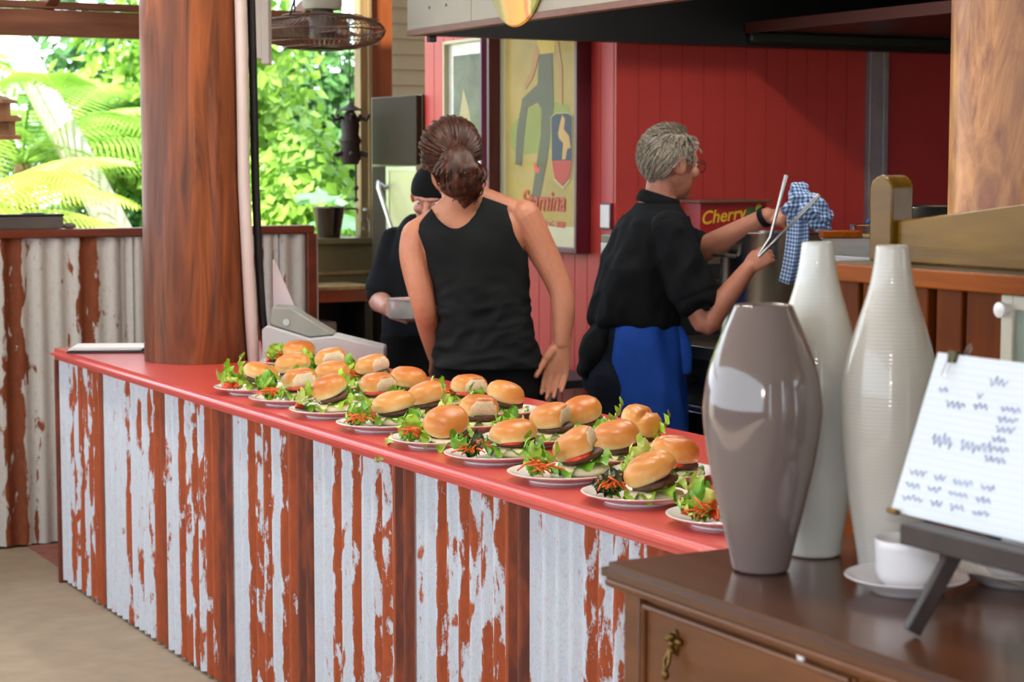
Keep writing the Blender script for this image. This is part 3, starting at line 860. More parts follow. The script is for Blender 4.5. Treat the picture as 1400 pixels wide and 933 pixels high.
def clip(y, z, label):
    c = thing('binder_clip', label, 'clip', (1.606, 1.72, 1.180), 0, rot=(0, math.radians(20), 0))
    b = BM()
    vs = box(b, -.009, .010, y-.008, y+.008, z-.012, z+.003)
    for v in vs:
        if v.co.z > z: v.co.x = .0005+(v.co.x-.0005)*.9
        else: v.co.x = .0005+(v.co.x-.0005)*.55
    obj('body', b, M_brassdark, c, bevel=.001)
    b = BM()
    tube(b, [(-.007, y+.004, z-.008), (-.009, y+.005, z-.026), (-.010, y+.003, z-.032), (-.010, y-.003, z-.032), (-.009, y-.005, z-.026), (-.007, y-.004, z-.008)], .0008, 6)
    obj('wire_handle', b, M_ss, c)
    b = BM()
    tube(b, [(.008, y-.006, z+.002), (.006, y-.010, z+.012), (.004, y-.016, z+.016), (.004, y-.020, z+.012), (.006, y-.016, z+.006), (.008, y-.010, z+.001)], .0011, 6)
    obj('wire_handle', b, M_ss, c)
M_brassdark = plain('black_gold_clip_metal', lin(62, 54, 30), .3, .8, var=.4, scale=90)
clip(.196, .2135, 'dark binder clip with wire handles at the top of the menu')
b = BM(); boxc(b, (0, 0, 0), (.010, .018, .007)); o = obj('corner_clip', b, M_brass, loc=(1.598, 1.935, 1.184), rot=(0, .35, 0), bevel=.002); tag(o, 'small gold clip on the lower corner of the menu page', 'clip')

# ------------------------------------------------------------------ slatted timber stand on the counter behind the vases
M_stand = wood('stand_timber', lin(88, 38, 8), lin(136, 66, 16), .35, (10, 10, 1.2), 2.2, coat=0, spec=.06)
M_edge = wood('stand_edge_timber', lin(122, 58, 10), lin(180, 94, 22), .3, (10, 1.2, 10), 2.2, coat=0, spec=.08)
M_olivewood = wood('varnished_board_timber', lin(98, 66, 8), lin(142, 104, 20), .25, (10, 1.0, 10), 2.0, coat=0, spec=.25)
st = thing('slatted_stand', 'varnished timber stand with slatted front on the counter behind the vases', 'stand', (2.2, 2.1, .9155))
def stp(name, bm, m, **kw): return obj(name, bm, m, st, loc=(-2.2, -2.1, -.9155), **kw)
b = BM(); box(b, 2.085, 2.70, 1.40, 2.765, 1.427, 1.452)
top = stp('shelf_top', b, M_ssdull, bevel=.002)
b = BM(); box(b, 2.072, 2.085, 1.395, 2.77, 1.424, 1.4535); stp('front_edge', b, M_edge, bevel=.003)
for yy in (2.745, 2.29, 1.42):
    b = BM(); box(b, 2.12, 2.68, yy-.02, yy, .9165, 1.427); stp('side_panel', b, M_stand, bevel=.002)
b = BM(); box(b, 2.66, 2.68, 1.42, 2.725, .9165, 1.427); stp('back_panel', b, M_stand)
y = 2.738
for i, w in enumerate((.10, .09, .064, .060, .086)):
    b = BM(); box(b, 2.096+(.004 if i % 2 else 0), 2.116, y-w, y, .9165, 1.425); stp('slat', b, M_stand, bevel=.003)
    y -= w+(.006 if i < 1 else .016)
gd = BM(); box(gd, 2.092, 2.108, 1.43, 2.288, .92, .96); box(gd, 2.092, 2.108, 2.262, 2.288, .96, 1.423); box(gd, 2.092, 2.108, 1.43, 1.456, .96, 1.423); box(gd, 2.092, 2.108, 1.456, 2.262, 1.40, 1.423)
gd = stp('glass_door', gd, plain('pale_frame_paint', lin(206, 200, 182), .5), bevel=.002)
t = NT('green_tinted_glass'); M_glass = t.set(lin(176, 192, 178), .12, IOR=1.45, Transmission_Weight=.35)
b = BM(); box(b, 2.098, 2.102, 1.456, 2.262, .96, 1.40); obj('pane', b, M_glass, gd)
b = BM(); lathe(b, [(0, 0), (.008, 0), (.007, .006), (.012, .010), (.012, .016), (0, .019)], 14)
for v in b.verts: v.co = Vector((2.092-v.co.z, 2.275+v.co.x, 1.40+v.co.y))
obj('knob', b, M_china, gd)
b = BM(); box(b, 2.14, 2.64, 1.45, 2.26, 1.20, 1.212); box(b, 2.14, 2.64, 1.45, 2.26, .93, .942); box(b, 2.60, 2.64, 1.45, 2.26, .942, 1.2); box(b, 2.60, 2.64, 1.45, 2.26, 1.212, 1.42)
stp('glass_shelf', b, plain('pale_green_lining', lin(176, 196, 182), .4, var=.05))
dv = thing('divider_board', 'varnished timber divider with rounded end post on the stand', 'divider', (2.2, 2.6, 1.4535))
b = BM()
arc = [(2.715, 1.4535), (2.715, 1.578)]+[(2.685+.030*math.cos(q_*PI/12), 1.578+.024*math.sin(q_*PI/12)) for q_ in range(1, 12)]+[(2.655, 1.578), (2.655, 1.4535)]
lo = [b.verts.new((2.178, y_, z_)) for y_, z_ in arc]; hi = [b.verts.new((2.226, y_, z_)) for y_, z_ in arc]
b.faces.new(lo[::-1]); b.faces.new(hi)
for i in range(len(arc)): b.faces.new((lo[i], lo[(i+1) % len(arc)], hi[(i+1) % len(arc)], hi[i]))
obj('end_post', b, M_olivewood, dv, loc=(-2.2, -2.6, -1.4535), bevel=.004)
b = BM()
prof = [(2.655, 1.524), (2.4, 1.552), (2.0, 1.594), (1.7, 1.61), (1.7, 1.4535), (2.655, 1.4535)]
lo = [b.verts.new((2.19, y_, z_)) for y_, z_ in prof]; hi = [b.verts.new((2.212, y_, z_)) for y_, z_ in prof]
b.faces.new(lo[::-1]); b.faces.new(hi)
for i in range(6): b.faces.new((lo[i], lo[(i+1) % 6], hi[(i+1) % 6], hi[i]))
obj('side_board', b, M_olivewood, dv, loc=(-2.2, -2.6, -1.4535), bevel=.003)

# ------------------------------------------------------------------ items at the far end of the counter
b = BM()
mn2 = thing('menu_folder', 'dark blue menu folder lying open at the far counter end', 'menu', (2.22, 7.28, .9155), math.radians(-24))
b = BM(); boxc(b, (0, 0, .004), (.30, .20, .008)); obj('cover', b, plain('navy_cover', lin(24, 26, 40), .4), mn2, bevel=.002)
b = BM()
for i in range(3): boxc(b, (.005*i-.01, .003*i, .0102+.0036*i), (.27, .18, .003))
for v in b.verts: v.co.z += .012*abs(v.co.x)
obj('pages', b, M_white, mn2, bevel=.0005)
bx = thing('card_stand', 'small black card stand beside the timber pole on the counter', 'stand', (2.33, 7.10, .9155), math.radians(-25))
b = BM(); boxc(b, (0, 0, .004), (.07, .05, .008)); boxc(b, (0, .012, .022), (.07, .008, .04)); obj('block', b, M_dark, bx, bevel=.002)

# white conduit and black cable leaning on the pole
M_conduit = plain('white_conduit_plastic', lin(206, 190, 184), .4, var=.03)
b = BM(); tube(b, [(2.507, 6.622, 3.3), (2.511, 6.623, 2.19), (2.515, 6.626, 1.94), (2.517, 6.628, 1.555), (2.530, 6.636, 1.295), (2.542, 6.645, 1.085), (2.558, 6.660, .916)], .0215, 14)
tag(obj('conduit_pipe', b, M_conduit), 'white conduit pipe running down beside the timber pole to the counter', 'pipe')
b = BM(); tube(b, [(2.580, 6.71, 3.3), (2.584, 6.71, 2.19), (2.588, 6.71, 1.94), (2.592, 6.71, 1.555), (2.600, 6.71, 1.295), (2.612, 6.71, 1.085), (2.628, 6.71, .916)], .015, 12)
tag(obj('cable_duct', b, M_dark), 'black cable duct beside the white conduit pipe', 'cable')
sg = thing('blind_casing', 'white blind casing hanging beside the pole above the counter', 'casing', (2.80, 7.15, 1.99), math.radians(-28))
b = BM(); box(b, -.055, .0, -.05, .05, .03, 1.3); boxc(b, (.012, 0, .66), (.03, .1, 1.3)); obj('casing', b, M_white, sg, bevel=.004)
b = BM(); box(b, -.075, -.056, -.05, .05, .0, 1.3); obj('side_strip', b, M_dark, sg, bevel=.003)

# grey till with a leaning white card
VR = math.radians(-28.5)
pos = thing('till', 'grey sloping till behind the burgers on the counter', 'till', (2.745, 6.52, .9155), VR)
def wedge(bm, outline, y0, y1):
    lo = [bm.verts.new((x, y0, z)) for x, z in outline]; hi = [bm.verts.new((x, y1, z)) for x, z in outline]
    bm.faces.new(lo); bm.faces.new(hi[::-1]); n = len(outline)
    for i in range(n): bm.faces.new((lo[i], hi[i], hi[(i+1) % n], lo[(i+1) % n]))
M_till = plain('till_grey', lin(176, 174, 176), .45, var=.03)
b = BM(); wedge(b, [(-.19, 0), (.235, 0), (.245, .015), (.245, .055), (.07, .098), (-.02, .088), (-.17, .135), (-.19, .12)], -.05, .09); obj('body', b, M_till, pos, bevel=.006)
b = BM(); wedge(b, [(-.165, .136), (-.02, .090), (.065, .100), (-.09, .195), (-.155, .20)], -.03, .10); obj('lid', b, plain('till_lid', lin(140, 142, 134), .35, var=.06), pos, bevel=.005)
b = BM(); lathe(b, [(0, 0), (.012, 0), (.012, .004), (0, .004)], 18)
for v in b.verts: v.co = Vector((-.105+v.co.x, -.031-v.co.z, .145+v.co.y))
obj('lock', b, M_ss, pos)
pc = thing('leaning_card', 'white folded card leaning between the cable duct and the till', 'card', (2.69, 6.70, .9155), VR)
b = BM(); wedge(b, [(-.035, 0), (.005, 0), (.005, .06), (.042, .19), (-.03, .36), (-.037, .36)], 0, .004); obj('card', b, plain('lilac_white_card', lin(222, 208, 214), .5, var=.02), pc)
b = BM(); wedge(b, [(.006, 0), (.03, 0), (.008, .09)], .004, .012); obj('flap', b, plain('lilac_card', lin(150, 132, 140), .5), pc)

# dark case on the low wall
cs = thing('equipment_case', 'dark grey flat case on the rail of the low wall', 'case', (2.13, 8.28, 1.3485))
b = BM(); boxc(b, (0, 0, .028), (.38, .085, .052)); obj('body', b, plain('case_grey', lin(92, 84, 80), .6), cs, bevel=.004)
b = BM(); boxc(b, (0, 0, .059), (.385, .09, .010)); boxc(b, (.07, 0, .066), (.09, .05, .006)); obj('lid', b, M_dark, cs, bevel=.003)
b = BM(); sphere(b, (0, 0, .012), (.03, .025, .014), 12, 8)
tag(obj('stone', b, plain('grey_stone', lin(120, 112, 104), .8, var=.3, scale=40), loc=(2.355, 8.28, 1.3485)), 'small grey stone beside the dark case on the rail', 'stone')

# ------------------------------------------------------------------ hanging lanterns
M_lwood = wood('lantern_timber', lin(140, 96, 66), lin(188, 140, 104), .6, (8, 8, 3), 2)
M_dwood = wood('dark_lantern_timber', lin(26, 16, 12), lin(56, 34, 24), .6, (8, 8, 3), 2)
def chain(bm, x, y, z0, z1, pitch=.022, r=.0018):
    z = z0; k = 0
    while z < z1:
        pts = []
        for i in range(9):
            a = 2*PI*i/8
            u = .006*math.cos(a); w = .013*math.sin(a)
            pts.append((x+(u if k % 2 else 0), y+(0 if k % 2 else u), z+w))
        tube(bm, pts, r, 5, cap=False); z += pitch; k += 1
lt = thing('hanging_lantern', 'tan wooden two tier lantern hanging on a chain from the eave beam', 'lantern', (1.995, 8.0, 1.72))
b = BM(); lathe(b, [(0, 0), (.10, 0), (.105, .012), (.10, .018), (0, .018)], 4); obj('base', b, M_lwood, lt, rot=(0, 0, .78), smooth=False)
b = BM()
for sx in (-1, 1):
    for sy in (-1, 1): boxc(b, (sx*.045, sy*.045, .045), (.018, .018, .055))
boxc(b, (0, 0, .045), (.07, .07, .05)); obj('lower_tier', b, M_lwood, lt, smooth=False)
b = BM(); lathe(b, [(0, .072), (.105, .072), (.108, .084), (.085, .096), (0, .096)], 4); obj('eave', b, M_lwood, lt, rot=(0, 0, .78), smooth=False)
b = BM(); boxc(b, (0, 0, .12), (.08, .08, .05)); lathe(b, [(0, .145), (.085, .145), (.07, .158), (.02, .175), (0, .175)], 4); obj('upper_tier', b, M_lwood, lt, smooth=False)
b = BM(); chain(b, 0, 0, .185, .44); o = obj('chain', b, M_brass, lt)
b = BM(); tube(b, [(0, 0, .44), (0, .38, .50)], .004, 6); obj('hook', b, M_dark, lt)
dl = thing('wind_chime_lantern', 'dark wooden lantern with a tail hanging in the window beside the post', 'lantern', (4.11, 9.3, 1.62))
b = BM(); lathe(b, [(0, 0), (.04, 0), (.055, .03), (.05, .10), (.058, .12), (.045, .15), (.05, .20), (.035, .25), (.022, .27), (0, .27)], 10); obj('body', b, M_dwood, dl)
for k in range(5):
    a = 2*PI*k/5+.6
    b = BM(); tube(b, [(.04*math.cos(a), .04*math.sin(a), .24), (.085*math.cos(a), .085*math.sin(a), .225), (.10*math.cos(a), .10*math.sin(a), .255)], .010, 6); obj('bracket', b, M_dwood, dl)
    b = BM(); tube(b, [(.045*math.cos(a), .045*math.sin(a), .06), (.09*math.cos(a), .09*math.sin(a), .045)], .012, 6); obj('bracket', b, M_dwood, dl)
b = BM(); lathe(b, [(0, .27), (.07, .275), (.02, .30), (0, .32)], 10); obj('cap', b, M_dwood, dl)
b = BM(); tube(b, [(0, 0, .31), (0, 0, 1.68)], .004, 6); obj('cord', b, M_dark, dl)
b = BM(); tube(b, [(.03, 0, .01), (.03, 0, -.19)], .006, 6); sphere(b, (.03, 0, -.12), .014, 10, 6); sphere(b, (.03, 0, -.18), .012, 10, 6); obj('tail', b, M_dwood, dl)

# ------------------------------------------------------------------ things on the window sill, bench below
bk = thing('metal_bucket', 'shiny dark metal bucket standing on the window sill', 'bucket', (4.12, 9.61, 1.2355))
b = BM(); lathe(b, [(0, 0), (.058, 0), (.060, .004), (.086, .155), (.089, .160), (.086, .163), (.082, .155), (.056, .01), (0, .01)], 36); obj('pail', b, plain('dark_steel', lin(96, 90, 88), .18, 1.0, var=.1), bk, ang=60)
b = BM(); tube(b, [(.086, 0, .148), (.12, 0, .152), (.16, 0, .15), (.17, 0, .12)], .006, 8); obj('handle', b, M_dark, bk)
bo = thing('glass_bottle', 'small clear glass bottle on the window sill', 'bottle', (4.30, 9.545, 1.2355))
t = NT('clear_glass'); M_clear = t.set((.93, .97, .95, 1), .02, IOR=1.4, Transmission_Weight=1.0)
b = BM(); lathe(b, [(0, 0), (.024, 0), (.026, .005), (.026, .08), (.012, .105), (.010, .135), (.012, .138), (.012, .142), (0, .142)], 20); obj('body', b, M_clear, bo)
b = BM(); lathe(b, [(0, .1425), (.011, .1425), (.011, .155), (0, .155)], 14); obj('cap', b, M_ss, bo)
bn = thing('window_bench', 'olive laminate kitchen bench under the window', 'bench', (3.95, 9.35, 0))
b = BM(); box(b, -.45, .24, -.17, .215, .985, 1.005); obj('worktop', b, M_jamb, bn, bevel=.003)
b = BM(); box(b, -.45, .24, -.165, -.145, .925, .984); obj('apron', b, M_rail, bn, bevel=.003)
b = BM(); box(b, -.43, -.40, -.13, .2, 0, .984); box(b, .20, .23, -.13, .2, 0, .984); box(b, -.40, .20, .19, .2, 0, .984); obj('carcass', b, M_dark, bn)
b = BM(); boxc(b, (-.16, 0, .70), (.40, .28, .25)); obj('box', b, plain('grey_bin', lin(112, 104, 104), .5), bn, bevel=.01)

# fridge
fr = thing('fridge', 'tall dark stainless fridge beside the red wall', 'fridge', (4.25, 9.075, 0))
b = BM(); box(b, .03, .62, -.262, .345, .05, 1.965); obj('body', b, M_ssdull, fr, bevel=.006)
b = BM(); box(b, 0, .028, -.262, .27, 1.62, 1.96); obj('top_panel', b, plain('dark_fridge_panel', lin(56, 47, 36), .6, .0, var=.12, scale=3, Specular_IOR_Level=.1), fr, bevel=.004)
d = BM(); box(d, 0, .028, -.262, .09, .1, 1.61); d = obj('door', d, plain('fridge_door_enamel', lin(196, 196, 150), .25, .1, var=.06, scale=3), fr, bevel=.005)
b = BM(); box(b, -.004, .0, .055, .09, .1, 1.61); box(b, -.004, .0, -.262, .055, 1.59, 1.61); obj('door_edge', b, M_ss, d)
b = BM(); box(b, 0, .028, .098, .27, .1, 1.61); obj('side_panel', b, bpy.data.materials['dark_fridge_panel'], fr, bevel=.004)
b = BM(); tube(b, [(-.005, .09, 1.50), (-.05, .085, 1.53), (-.06, .06, 1.50), (-.06, -.10, 1.30), (-.05, -.14, 1.25), (-.005, -.15, 1.22)], .011, 10); obj('handle', b, M_ss, d)
b = BM(); box(b, .05, .6, -.24, .33, 0, .05); obj('plinth', b, M_dark, fr)

# ------------------------------------------------------------------ framed pictures on the red wall
def picture(name, label, y0, y1, z0, z1, fw, depth, mat_frame, mat_mount, mount):
    """frame on the wall plane x = 4.29, y running along the wall"""
    p = thing(name, label, 'picture', (4.288, (y0+y1)/2, (z0+z1)/2))
    W, Hh = (y1-y0)/2, (z1-z0)/2
    for a in ((-W, -W+fw, -Hh, Hh), (W-fw, W, -Hh, Hh), (-W+fw, W-fw, -Hh, -Hh+fw), (-W+fw, W-fw, Hh-fw, Hh)):
        b = BM(); box(b, -depth, 0, *a); obj('frame_bar', b, mat_frame, p, bevel=.003)
    b = BM(); box(b, -.012, -.002, -W+fw, W-fw, -Hh+fw, Hh-fw); obj('mount', b, mat_mount, p)
    b = BM(); box(b, -.0135, -.0125, -W+fw+mount, W-fw-mount, -Hh+fw+mount*1.6, Hh-fw-mount); 
    return p, b
M_maroon = plain('maroon_frame', lin(92, 26, 40), .3, var=.08)
M_cfr = plain('cream_frame', lin(206, 200, 160), .35, var=.05)
M_violet = plain('violet_frame_edge', lin(132, 92, 120), .35, var=.05)
M_mount = plain('cream_mount', lin(208, 200, 160), .35, var=.04)
def glazed(name, col, var=.1, scale=3):
    m = plain(name, col, .5, var=var, scale=scale, Coat_Weight=.12, Coat_Roughness=.04, Specular_IOR_Level=.15)
    return m
def flat(bm, pts, x):
    """a flat printed patch of little thickness; pts are (along the wall to the photo's right, height)"""
    lo = [bm.verts.new((x, -a, c)) for a, c in pts]; hi = [bm.verts.new((x-.0006, -a, c)) for a, c in pts]
    n = len(pts); bm.faces.new(hi); bm.faces.new(lo[::-1])
    for i in range(n): bm.faces.new((lo[i], lo[(i+1) % n], hi[(i+1) % n], hi[i]))
P1, b = picture('picture_frame', 'large vintage poster in a deep maroon frame on the red wall', 7.20, 8.01, 1.243, 2.30, .022, .07, M_maroon, M_mount, .055)
obj('print', b, glazed('old_paper', lin(184, 160, 84), .14, 4), P1)
def prt(name, pts, col, x=-.0136, par=None, label=None):
    b = BM(); flat(b, pts, x); o = obj(name, b, glazed('print_'+name, col), par or P1, smooth=False)
    if label: o['label'] = label
# heights are relative to the middle of the frame (1.7715)
prt('ground_patch', [(-.28, .02), (-.20, .06), (-.10, .10), (.12, .12), (.24, .10), (.28, -.02), (.20, -.06), (.0, -.10), (-.22, -.11), (-.29, -.06)], lin(150, 158, 72))
prt('grey_trousers', [(-.02, .33), (.10, .33), (.115, .10), (.06, -.12), (-.02, -.33), (-.10, -.35), (-.055, -.2), (.0, -.02), (.005, .09), (-.03, .12), (-.12, .10), (-.15, -.02), (-.175, -.16), (-.235, -.15), (-.22, .0), (-.17, .14), (-.08, .18), (-.03, .2)], lin(104, 104, 76), -.0143)
prt('boot', [(-.10, -.35), (-.02, -.33), (-.05, -.40), (-.16, -.40), (-.13, -.37)], lin(92, 84, 62), -.015)
prt('yellow_shirt', [(-.04, .33), (.12, .33), (.13, .45), (-.03, .45)], lin(206, 178, 62), -.0143)
prt('arm', [(-.04, .38), (-.09, .26), (-.15, .20), (-.14, .18), (-.07, .23), (-.01, .34)], lin(186, 140, 84), -.0150)
prt('arm', [(.12, .38), (.16, .24), (.17, .10), (.19, .10), (.19, .26), (.14, .42)], lin(186, 150, 84), -.0150)
prt('red_patch', [(-.06, -.14), (-.02, -.17), (.0, -.16), (-.02, -.19), (-.06, -.18)], lin(230, 90, 70), -.0150)
lb = [(.09, .055), (.13, .07), (.24, .07), (.28, .055), (.28, -.15), (.26, -.22), (.20, -.255), (.19, -.255), (.12, -.22), (.095, -.15)]
prt('shield_border', lb, lin(208, 186, 120), -.0150)
prt('shield', [(x*.94+.011, z*.955) for x, z in lb], lin(62, 72, 82), -.0157)
prt('shield_foot', [(.10, -.135), (.272, -.135), (.25, -.21), (.195, -.242), (.125, -.21)], lin(196, 72, 50), -.0163)
prt('seated_figure', [(.19, .06), (.215, .045), (.205, .0), (.25, -.03), (.265, -.08), (.235, -.085), (.22, -.13), (.19, -.13), (.20, -.06), (.165, -.04), (.155, -.02), (.17, .02)], lin(206, 166, 96), -.0163)
prt('red_underline', [(-.13, -.385), (.22, -.40), (.205, -.425), (-.11, -.41)], lin(204, 84, 58), -.0150)
def text(s, size, m, parent, loc, rot, name='lettering', shear=0, bold=0, ext=.0004):
    cu = bpy.data.curves.new(name, 'FONT'); cu.body = s; cu.size = size; cu.extrude = ext; cu.shear = shear; cu.offset = bold
    cu.align_x = 'CENTER'; cu.align_y = 'CENTER'; cu.materials.append(m)
    tmp = bpy.data.objects.new('tmp', cu); COL.objects.link(tmp)
    dg = bpy.context.evaluated_depsgraph_get(); dg.update()
    me = bpy.data.meshes.new_from_object(tmp.evaluated_get(dg)); bpy.data.objects.remove(tmp); bpy.data.curves.remove(cu)
    o = bpy.data.objects.new(name, me); COL.objects.link(o); o.parent = parent; o.location = loc; o.rotation_euler = rot; o['kind'] = 'stuff'
    return o
M_redink = glazed('red_ink', lin(208, 84, 60))
text('Stamina', .125, M_redink, P1, (-.0172, -.02, -.315), (PI/2, 0, -PI/2), shear=.25, bold=.0022)
text('WORK CLOTHES', .030, plain('cream_ink', lin(214, 190, 120), .5), P1, (-.0172, -.04, -.4045), (PI/2, math.radians(2.6), -PI/2), bold=.0006)
P2, b = picture('picture_frame', 'smaller framed landscape print with a pale mount on the red wall', 8.115, 8.53, 1.548, 2.205, .016, .035, M_cfr, plain('pale_mount', lin(214, 212, 200), .3, Coat_Weight=1.0, Coat_Roughness=.02), .055)
obj('print', b, glazed('grey_green_print', lin(120, 128, 104), .35, 5), P2)
prt('pale_hill', [(-.12, -.2), (-.03, .10), (.02, .02), (.10, -.2)], lin(190, 176, 130), -.0140, P2)
b = BM(); box(b, -.05, -.0, -.2085-.012, -.2085, -.329, .329); obj('side_edge', b, M_violet, P2)
P3 = thing('notice', 'small framed white notice on the red wall behind the grey haired cook', 'notice', (4.288, 7.055, 1.405))
b = BM(); box(b, -.012, 0, -.035, .05, -.055, .055); obj('frame', b, M_maroon, P3, bevel=.002)
b = BM(); box(b, -.014, -.0125, -.028, .043, -.047, .047); obj('paper', b, M_white, P3)

# ------------------------------------------------------------------ range hood
hd = thing('range_hood', 'large cream fronted range hood with black underside hanging over the kitchen', 'hood', (3.267, 6.85, 2.11))
hp = lambda name, bm, m, **kw: obj(name, bm, m, hd, loc=(-3.267, -6.85, -2.11), **kw)
for i, (y0, y1) in enumerate(((6.325, 6.85), (5.2, 6.322), (3.9, 5.197), (2.2, 3.897))):
    b = BM(); box(b, 3.267, 3.275, y0, y1, 2.128, 3.29); hp('front_panel', b, M_hood, bevel=.002)
b = BM(); box(b, 3.262, 3.30, 2.2, 6.852, 2.106, 2.128); hp('bottom_trim', b, plain('brown_trim_metal', lin(120, 84, 72), .4, .3), bevel=.002)
b = BM(); box(b, 3.30, 6.2, 6.80, 6.85, 2.108, 3.29); hp('end_panel', b, M_black)
b = BM(); box(b, 3.276, 3.30, 2.2, 6.80, 2.13, 3.29); box(b, 6.15, 6.2, 2.2, 6.80, 2.108, 3.29); box(b, 3.30, 6.15, 2.2, 6.8, 2.72, 2.76); box(b, 3.30, 6.15, 2.2, 2.24, 2.128, 2.72); hp('lining', b, M_black)
b = BM(); box(b, 4.80, 6.14, 2.26, 6.79, 2.168, 2.20); hp('baffle_tray', b, M_green, bevel=.004)
b = BM(); box(b, 4.785, 4.80, 2.26, 6.79, 2.160, 2.205); hp('tray_lip', b, plain('rust_red_lip', lin(60, 20, 18), .6))
b = BM(); box(b, 4.80, 6.14, 6.765, 6.795, 2.125, 2.166); hp('gutter', b, M_green, bevel=.006)
b = BM(); boxc(b, (3.36, 6.83, 2.10), (.03, .03, .03)); hp('bracket', b, M_dark, bevel=.003)
for p in ((6.52, 2.20), (6.24, 2.215), (6.66, 2.20)):
    b = BM(); sphere(b, (3.2665, p[0], p[1]), (.002, .006, .006), 10, 6); hp('screw', b, M_dark)
b = BM(); box(b, 4.05, 4.15, 5.0, 6.0, 2.66, 2.70); hp('fill_lamp_housing', b, M_hood, bevel=.004)  # unseen fill lamp, added inside the hood to brighten the back wall
ld = bpy.data.lights.new('hood_fill_light', 'AREA'); ld.shape = 'RECTANGLE'; ld.size = .10; ld.size_y = .95; ld.energy = 17; ld.color = (1, .92, .84)
lo_ = bpy.data.objects.new('hood_fill_light', ld); COL.objects.link(lo_); lo_.parent = hd; lo_.location = (4.10-3.267, 5.5-6.85, 2.655-2.11)
rs = thing('round_sign', 'round olive disc with an orange stripe hung on the hood front', 'sign', (3.262, 5.97, 2.287))
b = BM(); lathe(b, [(0, 0), (.194, 0), (.20, .003), (.194, .009), (0, .010)], 48)
for v in b.verts: v.co = Vector((-v.co.z, v.co.x, v.co.y))
t = NT('painted_disc')
v = t.coord('Object', (1, 1, 1)); sx = t.n('ShaderNodeSeparateXYZ'); t.l(v, sx.inputs[0])
u = t.math('ADD', t.math('ADD', t.math('MULTIPLY', sx.outputs[1], 1.0), t.math('MULTIPLY', sx.outputs[2], -.28)), t.math('MULTIPLY', t.math('SUBTRACT', t.noise(v, 14, 3), .5), .05))
c = t.ramp(t.math('ADD', t.math('MULTIPLY', u, 2.4), .5), [(.0, lin(146, 150, 60)), (.30, lin(150, 150, 64)), (.34, lin(236, 196, 120)), (.40, lin(232, 120, 70)), (.46, lin(240, 178, 66)), (.72, lin(238, 160, 70)), (.78, lin(196, 176, 84)), (.84, lin(150, 142, 80))])
obj('disc', b, t.set(c, .35), rs)
b = BM(); tube(b, [(-.004, 0, .18), (-.004, 0, .28)], .003, 6); obj('hook', b, M_dark, rs)

# ------------------------------------------------------------------ caged fan under the roof
M_wire = plain('fan_wire', lin(128, 106, 92), .4, .5)
fan = thing('caged_fan', 'round wire caged fan hanging above the counter', 'fan', (3.141, 7.374, 2.152))
def fan_wires(b, n, R, zt, zb):
    for i in range(n):
        a = 2*PI*i/n; c, s = math.cos(a), math.sin(a)
        pts = []
        for k in range(15):
            t = PI*k/14
            zz = math.cos(t); q = max(0, 1-abs(zz)**2.2)**.5
            pts.append(((.05+(R-.05)*q)*c, (.05+(R-.05)*q)*s, zz*(zt if zz > 0 else -zb)))
        tube(b, pts, .0017, 4, cap=False)
b = BM(); fan_wires(b, 72, .25, .065, -.072); o = obj('guard', b, M_wire, fan); o['kind'] = 'stuff'
b = BM()
for R_, z in ((.252, 0), (.228, .042), (.228, -.046), (.16, .060), (.16, -.066)):
    tube(b, [(R_*math.cos(2*PI*i/48), R_*math.sin(2*PI*i/48), z) for i in range(49)], .0035 if R_ > .25 else .002, 6, cap=False)
o = obj('guard_ring', b, M_wire, fan); o['kind'] = 'stuff'
b = BM(); lathe(b, [(0, -.078), (.085, -.076), (.09, -.070), (.085, -.066), (0, -.066)], 32); obj('badge_disc', b, M_dark, fan)
b = BM(); lathe(b, [(0, -.03), (.05, -.03), (.055, -.01), (.055, .06), (.04, .085), (0, .085)], 24); obj('motor', b, plain('motor_grey', lin(120, 112, 112), .4), fan)
for k in range(3):
    b = BM(); g = []
    for i in range(7):
        r = .05+.175*i/6; w = .05+.10*math.sin(PI*(i+1)/8)
        g.append([b.verts.new((r, w*(j/4-.5), .018*(j/4-.5)*2)) for j in range(5)])
    for i in range(6):
        for j in range(4): b.faces.new((g[i][j], g[i+1][j], g[i+1][j+1], g[i][j+1]))
    o = obj('blade', b, plain('fan_blade', lin(150, 126, 126), .35), fan, rot=(0, 0, 2*PI*k/3+.5))
    sm = o.modifiers.new('solid', 'SOLIDIFY'); sm.thickness = .002
b = BM(); lathe(b, [(0, .085), (.075, .085), (.08, .10), (.08, .34), (0, .34)], 28); obj('mount', b, plain('mount_white', lin(196, 196, 184), .4), fan)
b = BM(); tube(b, [(0, 0, .34), (0, 0, 1.147)], .018, 10); obj('down_rod', b, M_dark, fan)
b = BM(); tube(b, [(-.10, .05, .06), (-.09, .05, .3), (-.06, .03, .34)], .004, 6); tube(b, [(-.16, -.05, .055), (-.13, -.03, .12), (-.07, -.02, .2)], .004, 6); obj('cable', b, M_dark, fan)

# ------------------------------------------------------------------ kitchen steel and stove
cb = thing('steel_cabinet', 'stainless steel oven cabinet against the red wall behind the grey haired cook', 'oven', (4.7, 6.79, 0))
b = BM(); box(b, -.50, .60, -.17, .18, .10, 1.335); obj('body', b, M_ssdull, cb, bevel=.006)
b = BM(); box(b, -.50, -.505, -.16, .17, .2, 1.30); obj('side_panel', b, M_ss, cb)
b = BM(); box(b, -.44, .55, -.18, -.17, .35, 1.22); dd = obj('door', b, M_black, cb, bevel=.004)
b = BM(); tube(b, [(-.38, -.21, 1.15), (.48, -.21, 1.15)], .010, 8); tube(b, [(-.38, -.21, 1.15), (-.38, -.18, 1.15)], .008, 8); tube(b, [(.48, -.21, 1.15), (.48, -.18, 1.15)], .008, 8); obj('handle', b, M_ss, dd)
b = BM()
for x in (-.45, .55): box(b, x-.03, x+.03, -.15, .15, 0, .10)
obj('leg', b, M_dark, cb)
